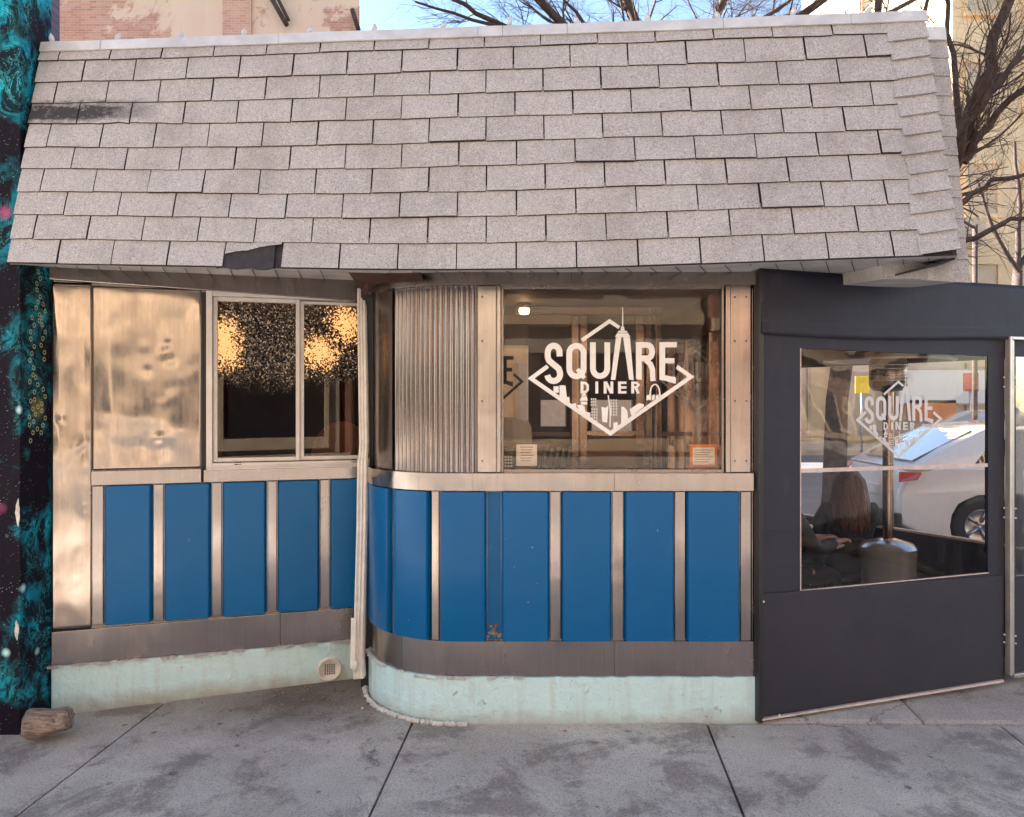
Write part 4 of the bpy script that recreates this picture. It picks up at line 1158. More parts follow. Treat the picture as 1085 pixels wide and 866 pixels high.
# --- log at its foot
c = Vector(((52-CX)/F*3.66, 3.66, -.01))
Tn = thing('log', 'short weathered chunk of wood lying at the foot of the mural wall', 'log', tuple(c))
mb = MB(); n = 14; ax = Vector((1, .18, .10)).normalized()
side = Vector((-.18,1,0)).normalized(); up = ax.cross(side)
if up.z < 0: up = -up
ns = 22
vs = []
for i in range(n+1):
    t = i/n; ce = c + ax*(t-.5)*.19 + Vector((0,0,.055))
    r0 = .052+.016*(1-t)
    for k in range(ns):
        a = 2*math.pi*k/ns
        rr = r0*(1+.26*mnoise.noise(Vector((math.cos(a)*1.4, math.sin(a)*1.4, t*1.2)))+.16*mnoise.noise(Vector((math.cos(a)*6, math.sin(a)*6, t*2)))+.05*mnoise.noise(Vector((math.cos(a)*14, math.sin(a)*14, t*9))))
        if i in (0, n): rr *= .86
        vs.append(ce + side*rr*math.cos(a)*1.15 + up*rr*math.sin(a)*.95 + ax*.018*mnoise.noise(Vector((math.cos(a)*2, math.sin(a)*2, i*.3+4)))*(1 if i in (0,n) else 0))
fs = [(i*ns+k, i*ns+(k+1) % ns, (i+1)*ns+(k+1) % ns, (i+1)*ns+k) for i in range(n) for k in range(ns)] + [tuple(range(ns))[::-1], tuple(n*ns+k for k in range(ns))]
mb.add(vs, fs, True); o = obj('wood_chunk', mb, M['wood'], Tn); o.modifiers.new('e', 'EDGE_SPLIT').split_angle = R(40)
mb = MB()    # litter and pebbles in the corner
for i in range(110):
    x = rnd.gauss(-.95, .32); y = min(rnd.gauss(4.05, .2), 3.97+(x+2.41)*math.tan(TH)-.08)
    if (Vector((x, y))-BC).length < BR+.06: continue
    r_ = rnd.uniform(.003, .011); mb.lathe([(0,-r_*.4),(r_,0),(r_*.7,r_*.6),(0,r_*.7)], (x, y, gz(x,y)+.002), 6, False)
tag(obj('litter', mb, M['wood']), kind='stuff', label='crumbs of leaves and grit gathered in the wall corner')
def leaf(x, y, rz, s, mat, lab, nm='dry_leaf', cat='leaf'):
    mb = MB(); pts = [(0,-1),(.35,-.5),(.42,.1),(.2,.7),(0,1.1),(-.25,.6),(-.4,0),(-.3,-.6)]
    vs = [(x+s*(a*math.cos(rz)-b*math.sin(rz)), y+s*(a*math.sin(rz)+b*math.cos(rz)), gz(x,y)+.004+s*.35*abs(a)) for a, b in pts]+[(x,y,gz(x,y)+.004)]
    mb.add(vs, [(i,(i+1) % 8,8) for i in range(8)]+[]); o = obj(nm, mb, mat, fix=False)
    o.modifiers.new('s','SOLIDIFY').thickness = .001
    return tag(o, lab, cat)
for k_, (lx, ly, lr, ls, lt) in enumerate(((-1.95, 3.80, 2.1, .014, 'dry leaf lying beside the sidewalk joint near the log'), (-1.12, 3.86, .3, .012, 'small dry leaf near the round drain cover'), (.62, 3.62, 1.9, .011, 'tiny brown leaf in front of the straight aqua base'), (1.05, 3.58, .9, .012, 'tiny brown leaf near the corner of the black tent'))):
    leaf(lx, ly, lr, ls, M['wood'], lt)
leaf(-1.32, 3.63, .6, .016, M['wood'], 'small curled dry leaf lying in front of the left base')
leaf(.255, 3.66, 1.1, .013, M['red_sign'], 'tiny red scrap on the sidewalk below the curved bay', 'paper_scrap', 'litter')
leaf(-.78, 3.93, .2, .018, M['crust'], 'pale chip lying under the downspout', 'paint_chip', 'litter')

# ============================================================ TENT
T = thing('dining_tent', 'black canvas outdoor dining tent with clear vinyl window beside the diner', 'tent', (2.2, 4.3, 0))
s_e = Ts(1062); wx0, wx1 = Ts(848), Ts(1047)
z_top = 2.245; zw0 = lambda px: Tz(px, 626-(px-848)*19/199.); zw1 = lambda px: Tz(px, 369+(px-848)*9/199.)
A0, A1, B0, B1 = zw0(848), zw0(1047), zw1(848), zw1(1047)
def zpan(px): return Tz(px, 629-(px-805)*20/260.)
mb = MB(); o0, o1 = -.02, .0
quadbox(mb, Tp, [(0,.03),(wx0,.03),(wx0,z_top),(0,z_top)], o0, o1)
quadbox(mb, Tp, [(wx1,.03),(s_e,.03),(s_e,z_top),(wx1,z_top)], o0, o1)
quadbox(mb, Tp, [(wx0,B0),(wx1,B1),(wx1,z_top),(wx0,z_top)], o0, o1-.0003)
quadbox(mb, Tp, [(wx0,.03),(wx1,.03),(wx1,A1),(wx0,A0)], o0, o1-.0003)
FW = obj('front_wall', mb, M['canvas'], T)
mb = MB(); quadbox(mb, Tp, [(.004,.045),(s_e-.01,.045),(s_e-.01,zpan(1060)),(.004,zpan(807))], .001, .012); obj('lower_board', mb, M['canvas_board'], T, bevel=.003)
mb = MB(); quadbox(mb, Tp, [(.004,.022),(s_e-.01,.022),(s_e-.01,.036),(.004,.030)], -.01, .018); obj('bottom_trim', mb, M['whitetrim'], T)
mb = MB(); quadbox(mb, Tp, [(-.012,.01),(.012,.01),(.012,z_top),(-.012,z_top)], -.03, .016); obj('edge_post', mb, M['black_plastic'], T, bevel=.003)
# valance: a draped strip with folds
mb = MB()
def val(u, v):
    s = (s_e+.9)*u; zb = 1.885-.0*u; 
    px_s = s; drop = (Tz(870, 365) if s < wx0 else (B0*(1-(s-wx0)/(wx1-wx0))+B1*(s-wx0)/(wx1-wx0)))
    zt = z_top+.004; zb = zt-.315-.012*math.sin(u*7)
    z = zt+(zb-zt)*v
    o = .004+.016*v+.010*mnoise.noise(Vector((s*1.5, z*7, 2)))+.004*mnoise.noise(Vector((s*5, z*12, 5)))
    return Tp(s, o, z)
mb.grid(val, 60, 14, True); o = obj('valance', mb, M['canvas'], T, fix=False); o.modifiers.new('s','SOLIDIFY').thickness = .003
mb = MB(); mb.grid(lambda u, v: val(u, .78+.03*v)+Vector((TN.x,TN.y,0))*.004, 60, 1, True); obj('hem', mb, M['canvas_board'], T, fix=False)
# roof of the tent
mb = MB(); q = [Tp(0,0,z_top), Tp(s_e+.9,0,z_top), Vector((3.95,4.35,2.2)), Vector((1.35,6.9,2.30)), ]
mb.hexa(q, [p+Vector((0,0,.012)) for p in q]); obj('canopy', mb, M['canvas'], T)
# window
mb = MB(); mb.grid(lambda u, v: Tp(wx0+(wx1-wx0)*u, -.008+.006*math.sin(u*5)*math.sin(v*4), (A0*(1-u)+A1*u)*(1-v)+(B0*(1-u)+B1*u)*v), 12, 12)
TW = obj('clear_window', mb, M['vinyl'], T, fix=False)
def edge_strip(a, b, w, o0=.0005, o1=.004):
    m_ = MB(); quadbox(m_, Tp, [(a[0],a[1]-w/2),(b[0],b[1]-w/2),(b[0],b[1]+w/2),(a[0],a[1]+w/2)], o0, o1); return m_
obj('hem', edge_strip((wx0,A0),(wx1,A1),.005), M['whitetrim'], TW)
mb = MB(); mb.hexa([Tp(wx0-.002,.0003,A0), Tp(wx0+.003,.0003,A0), Tp(wx0+.003,.0003,B0), Tp(wx0-.002,.0003,B0)], [Tp(wx0-.002,.003,A0), Tp(wx0+.003,.003,A0), Tp(wx0+.003,.003,B0), Tp(wx0-.002,.003,B0)]); obj('hem', mb, M['whitetrim'], TW)
m_ = edge_strip((wx0,Tz(848,499)),(wx1,Tz(1047,493)),.020, -.006, -.002); obj('tape_seam', m_, M['whitetrim'], TW)
def tent_fn(u, v, w):
    px = 951.7 + (u-497)/341.*45; py = 444.5 + (v-433)/240.*40.5
    s = Ts(px); return Tp(s, .001+w, EYE-(py-HZ)/F*(T0.y+s*TD.y))
obj('decal', decal_mesh(tent_fn), M['decal_grey'], TW, fix=False)
# door at the right
DR = MB(); sd = Ts(1064.5); sdd = sd+.95; zd = Tz(1066, 357)
wbox(DR, Tp, sd, sd+.018, .001, .035, .06, zd); wbox(DR, Tp, sd+.026, sd+.040, .001, .028, .06, zd-.02); wbox(DR, Tp, sd+.0185, sdd, .001, .035, zd-.018, zd)
wbox(DR, Tp, sdd-.018, sdd, .001, .035, .06, zd-.019); wbox(DR, Tp, sd+.041, sdd-.019, .001, .028, .04, .062)
DO = obj('door', DR, M['alu'], T, bevel=.003)
mb = MB(); wbox(mb, Tp, sd+.041, sdd-.019, .001, .012, .063, Tz(1078,610)); obj('lower_board', mb, M['canvas_board'], DO)
mb = MB(); wbox(mb, Tp, sd+.041, sd+.075, .0, .008, Tz(1078,610)+.001, zd-.019); wbox(mb, Tp, sd+.0755, sdd-.02, .0, .008, Tz(1078,378), zd-.019); obj('canvas_border', mb, M['canvas'], DO)
mb = MB(); wbox(mb, Tp, sd+.0755, sdd-.02, .002, .005, Tz(1078,610)+.001, Tz(1078,378)-.001); obj('clear_pane', mb, M['vinyl'], DO)
for py in (400, 410, 538, 548, 672, 680):
    for px in (1062.2, 1069.5):
        s = Ts(px); c = Tp(s, .036 if px > 1065 else .010, Tz(px, py)); mb = MB(); mb.lathe([(0,-.006),(.005,-.005),(.006,0)], c, 8, axis='y'); obj('screw', mb, M['whitetrim'], T)
for px, py in ((807,637),(824,757),(1060,735)): c = Tp(Ts(px), .013, Tz(px,py)); mb = MB(); mb.lathe([(0,-.005),(.006,-.004),(.007,0)], c, 8, axis='y'); obj('screw', mb, M['whitetrim'], T)
mb = MB(); wbox(mb, Tp, s_e, sd-.001, -.02, .0, .03, z_top); wbox(mb, Tp, sd, sdd+.3, -.02, .0, zd+.002, z_top); wbox(mb, Tp, sdd+.002, sdd+.3, -.02, .0, .03, zd); obj('door_surround', mb, M['canvas'], T)
# street-side wall : low board, posts, header
a = P(820, 543, 6.15); b = P(1075, 579, 4.62)
SA = Vector((a.x, a.y)); SB = Vector((b.x, b.y)); SD = (SB-SA).normalized(); SN = Vector((SD.y, -SD.x)); LEN = (SB-SA).length
def Sp(s, o, z): p = SA+SD*s+SN*o; return Vector((p.x, p.y, z))
mb = MB(); wbox(mb, Sp, -.5, LEN+.05, -.02, .02, .02, .70); obj('street_wall', mb, M['canvas_board'], T, bevel=.004)
mb = MB(); wbox(mb, Sp, -.5, LEN+.05, -.025, .025, .701, .715); obj('rail', mb, M['whitetrim'], T)
mb = MB(); wbox(mb, Sp, -.5, LEN+.05, -.02, .02, 1.86, 2.24); obj('header', mb, M['canvas'], T)
for s in (-.48, LEN*.985):
    mb = MB(); wbox(mb, Sp, s, s+.07, -.03, .03, .716, 1.819); obj('post', mb, M['black_plastic'], T, bevel=.004)
mb = MB(); mb.grid(lambda u, v: Sp(-.4+(LEN+.38)*u, 0, .716+1.1*v), 2, 2); obj('clear_curtain', mb, M['glass'], T, fix=False)
mb = MB(); mb.box(1.36, 1.40, 4.0, 6.8, .02, 2.2); 
# --- patio heater
hx, hy = (941-CX)/F*5.0, 5.0
Hh = thing('patio_heater', 'stainless steel mushroom patio heater standing inside the dining tent', 'patio heater', (hx, hy, 0))
def lat(prof, nm, m, par=Hh, seg=40): mb = MB(); mb.lathe(prof, (hx,hy,0), seg); return edge_smooth(obj(nm, mb, m, par), 40)
lat([(0,.02),(.20,.02),(.215,.035),(.215,.06),(.175,.07),(.170,.075),(.170,.60),(.176,.61),(.176,.635),(.150,.665),(.06,.69),(.035,.695)], 'tank_housing', M['chrome'])
lat([(.034,.69),(.034,1.68)], 'pole', M['int_steel'])
lat([(.035,1.66),(.09,1.67),(.115,1.70),(.115,1.86),(.10,1.885),(0,1.885)], 'burner', M['steel_dark'])
mb = MB()
for z in (1.735,1.76,1.785,1.81,1.835): mb.lathe([(.116,z-.004),(.119,z),(.116,z+.004)], (hx,hy,0), 32)
obj('guard', mb, M['chrome'], Hh)
lat([(.0,1.925),(.12,1.925),(.30,1.905),(.395,1.875),(.40,1.865),(.395,1.862),(.29,1.89),(.1,1.90),(0,1.90)], 'reflector', simple('pale_reflector', (.80,.77,.73), .35, .2))

# ============================================================ PEOPLE
def skin_body(name, chain, mat, parent, sub=2):
    """chain: list of (joint name, parent name or None, pos, (rx,ry))"""
    me = bpy.data.meshes.new(name); idx = {c[0]: i for i, c in enumerate(chain)}
    Mi = ROOT[parent.name].inverted()
    me.from_pydata([tuple(Mi @ Vector(c[2])) for c in chain], [(idx[c[1]], i) for i, c in enumerate(chain) if c[1]], [])
    o = bpy.data.objects.new(name, me); COL.objects.link(o); o.parent = parent; ROOT[o.name] = ROOT[parent.name]
    m = o.modifiers.new('skin', 'SKIN'); m.use_smooth_shade = True
    sv = me.skin_vertices[0].data
    for i, c in enumerate(chain): sv[i].radius = c[3]; sv[i].use_root = (i == 0)
    s = o.modifiers.new('sub', 'SUBSURF'); s.levels = sub; s.render_levels = sub
    me.materials.append(mat); return o
def person(label, base, rz, hairmat, long_hair, coat, trousers, arm_fwd=.35, lean=.12, shoe=None, sc=1.0, ha=.0):
    t = thing('person', label, 'person', base, rz)
    Mx = ROOT[t.name]
    def W_(x, y, z): return Mx @ Vector((x*sc, y*sc, z*sc))   # local: faces +y
    J_ = []; C_ = []; Tr = []
    hipz = .50
    def a(L, n, p, x, y, z, r, r2=None): L.append((n, p, W_(x,y,z), (r*sc, (r2 or r)*sc)))
    # body
    a(J_,'pelvis',None,0,0,hipz,.13,.10); a(J_,'waist','pelvis',0,lean*.4,.68,.115,.09); a(J_,'chest','waist',0,lean*.8,.86,.13,.095)
    a(J_,'necb','chest',0,lean,.98,.06,.055); a(J_,'neck','necb',0,lean*1.1,1.03,.048); a(J_,'hd0','neck',0,lean*1.1+.015,1.09,.064,.072); a(J_,'hd1','hd0',0,lean*1.1+.02,1.16,.074,.088); a(J_,'hd2','hd1',0,lean*1.1+.01,1.215,.05,.062)
    for sd_, s in (('l',-1),('r',1)):
        a(J_,'sh'+sd_,'chest',s*.16,lean,.945,.055); a(J_,'el'+sd_,'sh'+sd_,s*.24,lean+.10,.70,.042); a(J_,'wr'+sd_,'el'+sd_,s*.10,lean+arm_fwd,.74,.027)
        a(J_,'pa'+sd_,'wr'+sd_,s*.08,lean+arm_fwd+.07,.75,.026,.016)
        for k, (dx, ln, dz) in enumerate(((-.030,.060,0),(-.011,.074,.004),(.009,.070,.004),(.028,.055,0))):
            a(J_,f'f{k}{sd_}','pa'+sd_,s*.08+dx,lean+arm_fwd+.07+ln*.55,.752+dz,.0095); a(J_,f'g{k}{sd_}',f'f{k}{sd_}',s*.08+dx*1.1,lean+arm_fwd+.07+ln,.738+dz,.008)
        a(J_,'th'+sd_,'wr'+sd_,s*.08-s*.035,lean+arm_fwd+.05,.755,.011); a(J_,'ti'+sd_,'th'+sd_,s*.08-s*.050,lean+arm_fwd+.085,.748,.009)
        a(J_,'hp'+sd_,'pelvis',s*.09,.05,.49,.085); a(J_,'kn'+sd_,'hp'+sd_,s*.11,.44,.50,.062); a(J_,'an'+sd_,'kn'+sd_,s*.11,.42,.10,.038); a(J_,'to'+sd_,'an'+sd_,s*.12,.57,.04,.035,.025)
    skin_body('body', J_, M['skin'], t)
    # coat / top
    a(C_,'p',None,0,0,hipz-.02,.175,.15); a(C_,'w','p',0,lean*.4,.68,.165,.135); a(C_,'c','w',0,lean*.8,.86,.175,.135); a(C_,'n','c',0,lean*.95,.965,.095,.085); a(C_,'n2','n',0,lean*1.02,1.0,.065,.062)
    for sd_, s in (('l',-1),('r',1)):
        a(C_,'s'+sd_,'c',s*.17,lean,.93,.085); a(C_,'e'+sd_,'s'+sd_,s*.25,lean+.10,.70,.070); a(C_,'h'+sd_,'e'+sd_,s*.11,lean+arm_fwd-.02,.745,.045)
    skin_body('coat', C_, coat, t)
    for sd_, s in (('l',-1),('r',1)):
        L = []; a(L,'h',None,s*.09,.03,.49,.10); a(L,'k','h',s*.11,.44,.50,.075); a(L,'a','k',s*.11,.42,.13,.05); skin_body('trouser_leg', L, trousers, t)
        mb = MB(); pr = [(-.045,-.05),(.045,-.05),(.05,.05),(.045,.13),(.02,.18),(-.02,.18),(-.045,.13),(-.05,.05)]
        lo = [W_(s*.115+x, .42+y, .005) for x, y in pr]; hi = [W_(s*.115+x*.75, .42+y*.8, .085 if y < .06 else .05) for x, y in pr]
        mb.add(lo+hi, [tuple(range(8))[::-1], tuple(range(8,16))]+[(i,(i+1) % 8,8+(i+1) % 8,8+i) for i in range(8)], True)
        obj('shoe', mb, shoe or M['black_plastic'], t, bevel=.012)
    # hair : cap plus falling locks
    mb = MB(); hc = (0, lean*1.1-.002, 1.165)
    def hp_(x, y, z): return W_(hc[0]+x, hc[1]+y, hc[2]+z)
    ns_ = 30; nr = 14; vs = []
    for i in range(nr+1):
        ph = R(180*i/nr*.72)
        for k in range(ns_):
            a_ = 2*math.pi*k/ns_
            r_ = .098*(1+.10*mnoise.noise(Vector((math.cos(a_)*3, math.sin(a_)*3, i*.25))))
            y = math.sin(ph)*math.sin(a_)*r_*1.15; z = math.cos(ph)*r_*1.12
            if y > .06 and z < .04: y = .075-(.04-z)*.3 if False else .06; 
            vs.append(hp_(math.sin(ph)*math.cos(a_)*r_, min(y, .082) if z > .03 else min(y, .02), z))
    mb.add(vs, [(i*ns_+k, i*ns_+(k+1) % ns_, (i+1)*ns_+(k+1) % ns_, (i+1)*ns_+k) for i in range(nr) for k in range(ns_)], True)
    if long_hair:
        for i in range(150):
            an = R(rnd.uniform(180-15, 360+15)); x = math.cos(an)*.095; y = math.sin(an)*.098
            ln = rnd.uniform(.28, .42); w = rnd.uniform(.7, 1.5)
            pts = []; 
            for k in range(7):
                f = k/6; spread = 1+.55*f*w
                pts.append(hp_(x*spread*(1 if k else .8)+.012*math.sin(i*1.7+k*1.3)*f, y*(1+.35*f)-.05*f+.01*math.cos(i+k), .055*(1-f)-.0-ln*f))
            mb.tube(pts, [.010,.015,.016,.015,.013,.010,.003], 5)
    obj('hair', mb, hairmat, t, fix=False)
    # face
    mb = MB()
    for s in (-1, 1): mb.lathe([(0,-.009),(.009,-.004),(.011,0),(.009,.004),(0,.009)], W_(s*.029, lean*1.1+.098, 1.15), 10)
    obj('eyes', mb, M['black_plastic'], t)
    mb = MB(); mb.hexa([W_(-.014,lean*1.1+.095,1.115), W_(.014,lean*1.1+.095,1.115), W_(.006,lean*1.1+.095,1.15), W_(-.006,lean*1.1+.095,1.15)], [W_(-.010,lean*1.1+.123,1.118), W_(.010,lean*1.1+.123,1.118), W_(.004,lean*1.1+.105,1.15), W_(-.004,lean*1.1+.105,1.15)]); obj('nose', mb, M['skin'], t, bevel=.004)
    return t
def chair(x, y, rz, label):
    t = thing('tent_chair', label, 'chair', (x, y, 0), rz, 'dark chairs inside the dining tent')
    Mx = ROOT[t.name]
    def b(nm, *a, m=None): mb = MB(); mb.box(*a, M=Mx); return obj(nm, mb, m or M['black_plastic'], t, bevel=.008)
    b('seat', -.19, .19, -.19, .19, .35, .38); b('backrest', -.19, .19, -.215, -.195, .42, .66)
    for sx in (-.17, .17):
        for sy in (-.18, .17): b('leg', sx-.012, sx+.012, sy-.012, sy+.012, .005, .349)
    return t
# facing: local +y rotated by rz
w1 = P(902, 520, 5.35)
PS = .88
person('person with long auburn hair and fluffy black coat, seated with back to us', (w1.x, w1.y, .0), R(-12), M['hair'], True, M['coat'], M['denim'], .36, .08, sc=PS)
chair(w1.x, w1.y, R(-12), 'dark chair under the person with long auburn hair')
w2 = P(822, 520, 5.05)
person('dark haired person in dark clothes at the left edge of the tent window', (w2.x, w2.y, .0), R(-75), M['hair_dark'], False, M['denim'], M['denim'], .40, .06, shoe=M['shoe'], sc=PS)
chair(w2.x, w2.y, R(-75), 'dark chair at the left edge of the tent window')
tt = thing('tent_table', 'small round table between the two seated people in the tent', 'table', (2.06, 5.30, 0))
mb = MB(); mb.lathe([(0,.60),(.26,.60),(.27,.61),(.27,.62),(0,.625)], (2.06,5.32,0), 32); obj('tabletop', mb, M['whitetrim'], tt)
mb = MB(); mb.tube([(2.06,5.32,.03),(2.06,5.32,.60)], .025, 12); mb.lathe([(0,0),(.2,0),(.2,.02),(.03,.035)], (2.06,5.32,.003), 24); obj('pedestal', mb, M['black_plastic'], tt)
c = P(855, 541, 5.25)
cp = thing('paper_cup', 'pale paper cup on the table beside the dark clothed person', 'cup', (c.x, c.y, .626))
mb = MB(); mb.lathe([(0,0),(.028,0),(.036,.10),(.038,.10)], (c.x,c.y,.626), 20); obj('cup', mb, M['paper'], cp)
mb = MB(); mb.lathe([(.039,.098),(.039,.108),(.034,.114),(0,.114)], (c.x,c.y,.626), 20); obj('lid', mb, M['paper'], cp)

# ============================================================ CARS
def car(name_label, cat, loc, rz, paint, L=4.5, Wd=1.8, H=1.55, group=None, suv=True):
    t = thing('parked_car', name_label, cat, loc, rz, group)
    w = Wd/2; g = .19
    # side profile (x along length, rear at -L/2): lower body
    low = [(-L/2+.04,g+.12),(-L/2+.0,.42),(-L/2+.01,.70),(-L/2+.10,.92),(-L/2+.45,.99),(0,.98),(L/2-1.15,.97),(L/2-.45,.88),(L/2-.08,.74),(L/2,.52),(L/2-.03,g+.1),(L/2-.3,g)]
    wf, wr = L/2-.88, -L/2+.86
    for wc in (wf, wr):
        low += [(wc+.38*math.cos(R(a)), .32+.38*math.sin(R(a))) for a in (range(-20, 201, 20))]
    low += [(-L/2+.3,g)]
    mb = MB(); n = len(low)
    secs = [(-w,.86,.97),(-w*.985,.95,.985),(-w*.93,1,1),(w*.93,1,1),(w*.985,.95,.985),(w,.86,.97)]
    secs = [(-w,0),(-w+.05,.03),(w-.05,.03),(w,0)]
    vs = []
    for y, _ in secs:
        k = 1 if abs(y) < w-.01 else .985
        for x, z in low: vs.append((x*k, y*(1-.03*max(0,(z-.6)))*(1 if abs(x) < L/2-.5 else 1-.22*((abs(x)-L/2+.5)/.5)**2), z if k == 1 or z < .6 else z-.03))
    fs = [(j*n+i, j*n+(i+1) % n, (j+1)*n+(i+1) % n, (j+1)*n+i) for j in range(3) for i in range(n)]+[tuple(range(n))[::-1], tuple(3*n+i for i in range(n))]
    mb.add(vs, fs); BO = obj('body', mb, paint, t, bevel=.02, local=True); edge_smooth(BO, 32)
    # cabin
    cab = [(-L/2+.10,.94),(-L/2+.55,1.20),(-L/2+1.05,1.42),(-L/2+1.7,H-.02),(0,H),(.55,H-.05),(1.28,.96)]
    def cabin(inset, zs, off, nm, m, pts=cab):
        mb = MB(); n = len(pts); vs = []
        for s in (-1, 1):
            for x, z in pts:
                f = (z-.95)/(H-.95); vs.append((x, s*((w-.06)*(1-f)+(w-.24)*f+off), z+zs))
        mb.add(vs, [tuple(range(n))[::-1], tuple(range(n,2*n))]+[(i,(i+1) % n,n+(i+1) % n,n+i) for i in range(n)])
        return edge_smooth(obj(nm, mb, m, t, bevel=.025, local=True), 30)
    cabin(0, 0, 0, 'cabin', paint)
    sg = [(-L/2+.80,1.0),(-L/2+1.05,1.26),(-L/2+1.5,H-.15),(-.05,H-.10),(.42,H-.14),(1.05,1.0)]
    for s in (-1, 1):
        mb = MB(); n = len(sg)
        def y_(z): f = (z-.95)/(H-.95); return s*((w-.06)*(1-f)+(w-.24)*f+.004)
        vs = [(x, y_(z), z) for x, z in sg]+[(x, y_(z)-s*.02, z) for x, z in sg]
        mb.add(vs, [tuple(range(n)), tuple(range(n,2*n))[::-1]]+[(i,(i+1) % n,n+(i+1) % n,n+i) for i in range(n)]); obj('side_window', mb, M['glass_dark'], t, local=True)
        mb = MB(); mb.box(-L/2+1.55, -L/2+1.61, min(y_(1.0),y_(1.4))-.01, max(y_(1.0),y_(1.4))+.008, 1.0, H-.12); obj('pillar', mb, M['black_plastic'], t, local=True)
        mb = MB(); yy = s*(w-.07); mb.hexa([(-L/2+.02,yy-s*.09,.80),(-L/2+.02,yy-s*.09,.92),(-L/2+.20,yy+s*.065,.92),(-L/2+.15,yy+s*.065,.84)], [(-L/2-.005,yy-s*.08,.80),(-L/2+.0,yy-s*.08,.92),(-L/2+.18,yy+s*.068,.93),(-L/2+.13,yy+s*.068,.84)]); obj('tail_light', mb, M['tail'], t, bevel=.012, local=True)
        mb = MB(); yy = s*(w-.12); mb.box(L/2-.42, L/2-.10, min(yy-s*.2,yy+s*.03), max(yy-s*.2,yy+s*.03), .66, .77); obj('headlight', mb, M['paper'], t, bevel=.03, local=True)
        mb = MB(); mb.box(-.05, .0, min(s*w*.9, s*(w+.12)), max(s*w*.9, s*(w+.12)), 1.0, 1.10); obj('mirror', mb, paint, t, bevel=.02, local=True); 
    mb = MB(); mb.hexa([(-L/2+.24,-w+.28,1.02),(-L/2+.24,w-.28,1.02),(-L/2+.95,w-.36,1.36),(-L/2+.95,-w+.36,1.36)],[(-L/2+.21,-w+.28,1.04),(-L/2+.21,w-.28,1.04),(-L/2+.93,w-.36,1.39),(-L/2+.93,-w+.36,1.39)]); obj('rear_window', mb, M['glass_dark'], t, local=True)
    mb = MB(); mb.box(-L/2-.02,-L/2+.06,-w+.18,w-.18,g+.08,.44); obj('rear_bumper', mb, M['black_plastic'], t, bevel=.02, local=True)
    mb = MB(); mb.box(-L/2-.012,-L/2+.03,-.26,.26,.60,.72); obj('licence_plate', mb, M['paper'], t, bevel=.006, local=True)
    for wc in (wf, wr):
        for s in (-1, 1):
            mb = MB(); mb.lathe([(.19,-.10),(.31,-.10),(.325,-.07),(.325,.07),(.31,.10),(.19,.10)], (wc, s*(w-.12), .32), 28, axis='y'); wh = obj('tyre', mb, M['tyre'], t, local=True)
            mb = MB(); mb.lathe([(0,s*.05),(.04,s*.07),(.05,s*.05),(.17,s*.075),(.195,s*.095),(.195,-s*.095)], (wc, s*(w-.12), .32), 28, axis='y')
            for k in range(5):
                a = 2*math.pi*k/5; mb.tube([(wc+.04*math.cos(a), s*(w-.045), .32+.04*math.sin(a)), (wc+.18*math.cos(a), s*(w-.035), .32+.18*math.sin(a))], .016, 6)
            obj('rim', mb, M['rim'], wh, local=True)
    return t
c1x = (962-CX)/F*8.5 + 2.25
car('white hatchback parked just outside the tent, red tail light towards the heater', 'car', (c1x, 9.35, -.13), R(-2), M['car_white'], 4.5, 1.85, 1.50)
c2x = (985-CX)/F*22.5+2.15
car('pale blue car parked on the far side of the side street', 'car', (c2x, 23, -.13), R(180), M['car_blue'], 4.3, 1.75, 1.45)

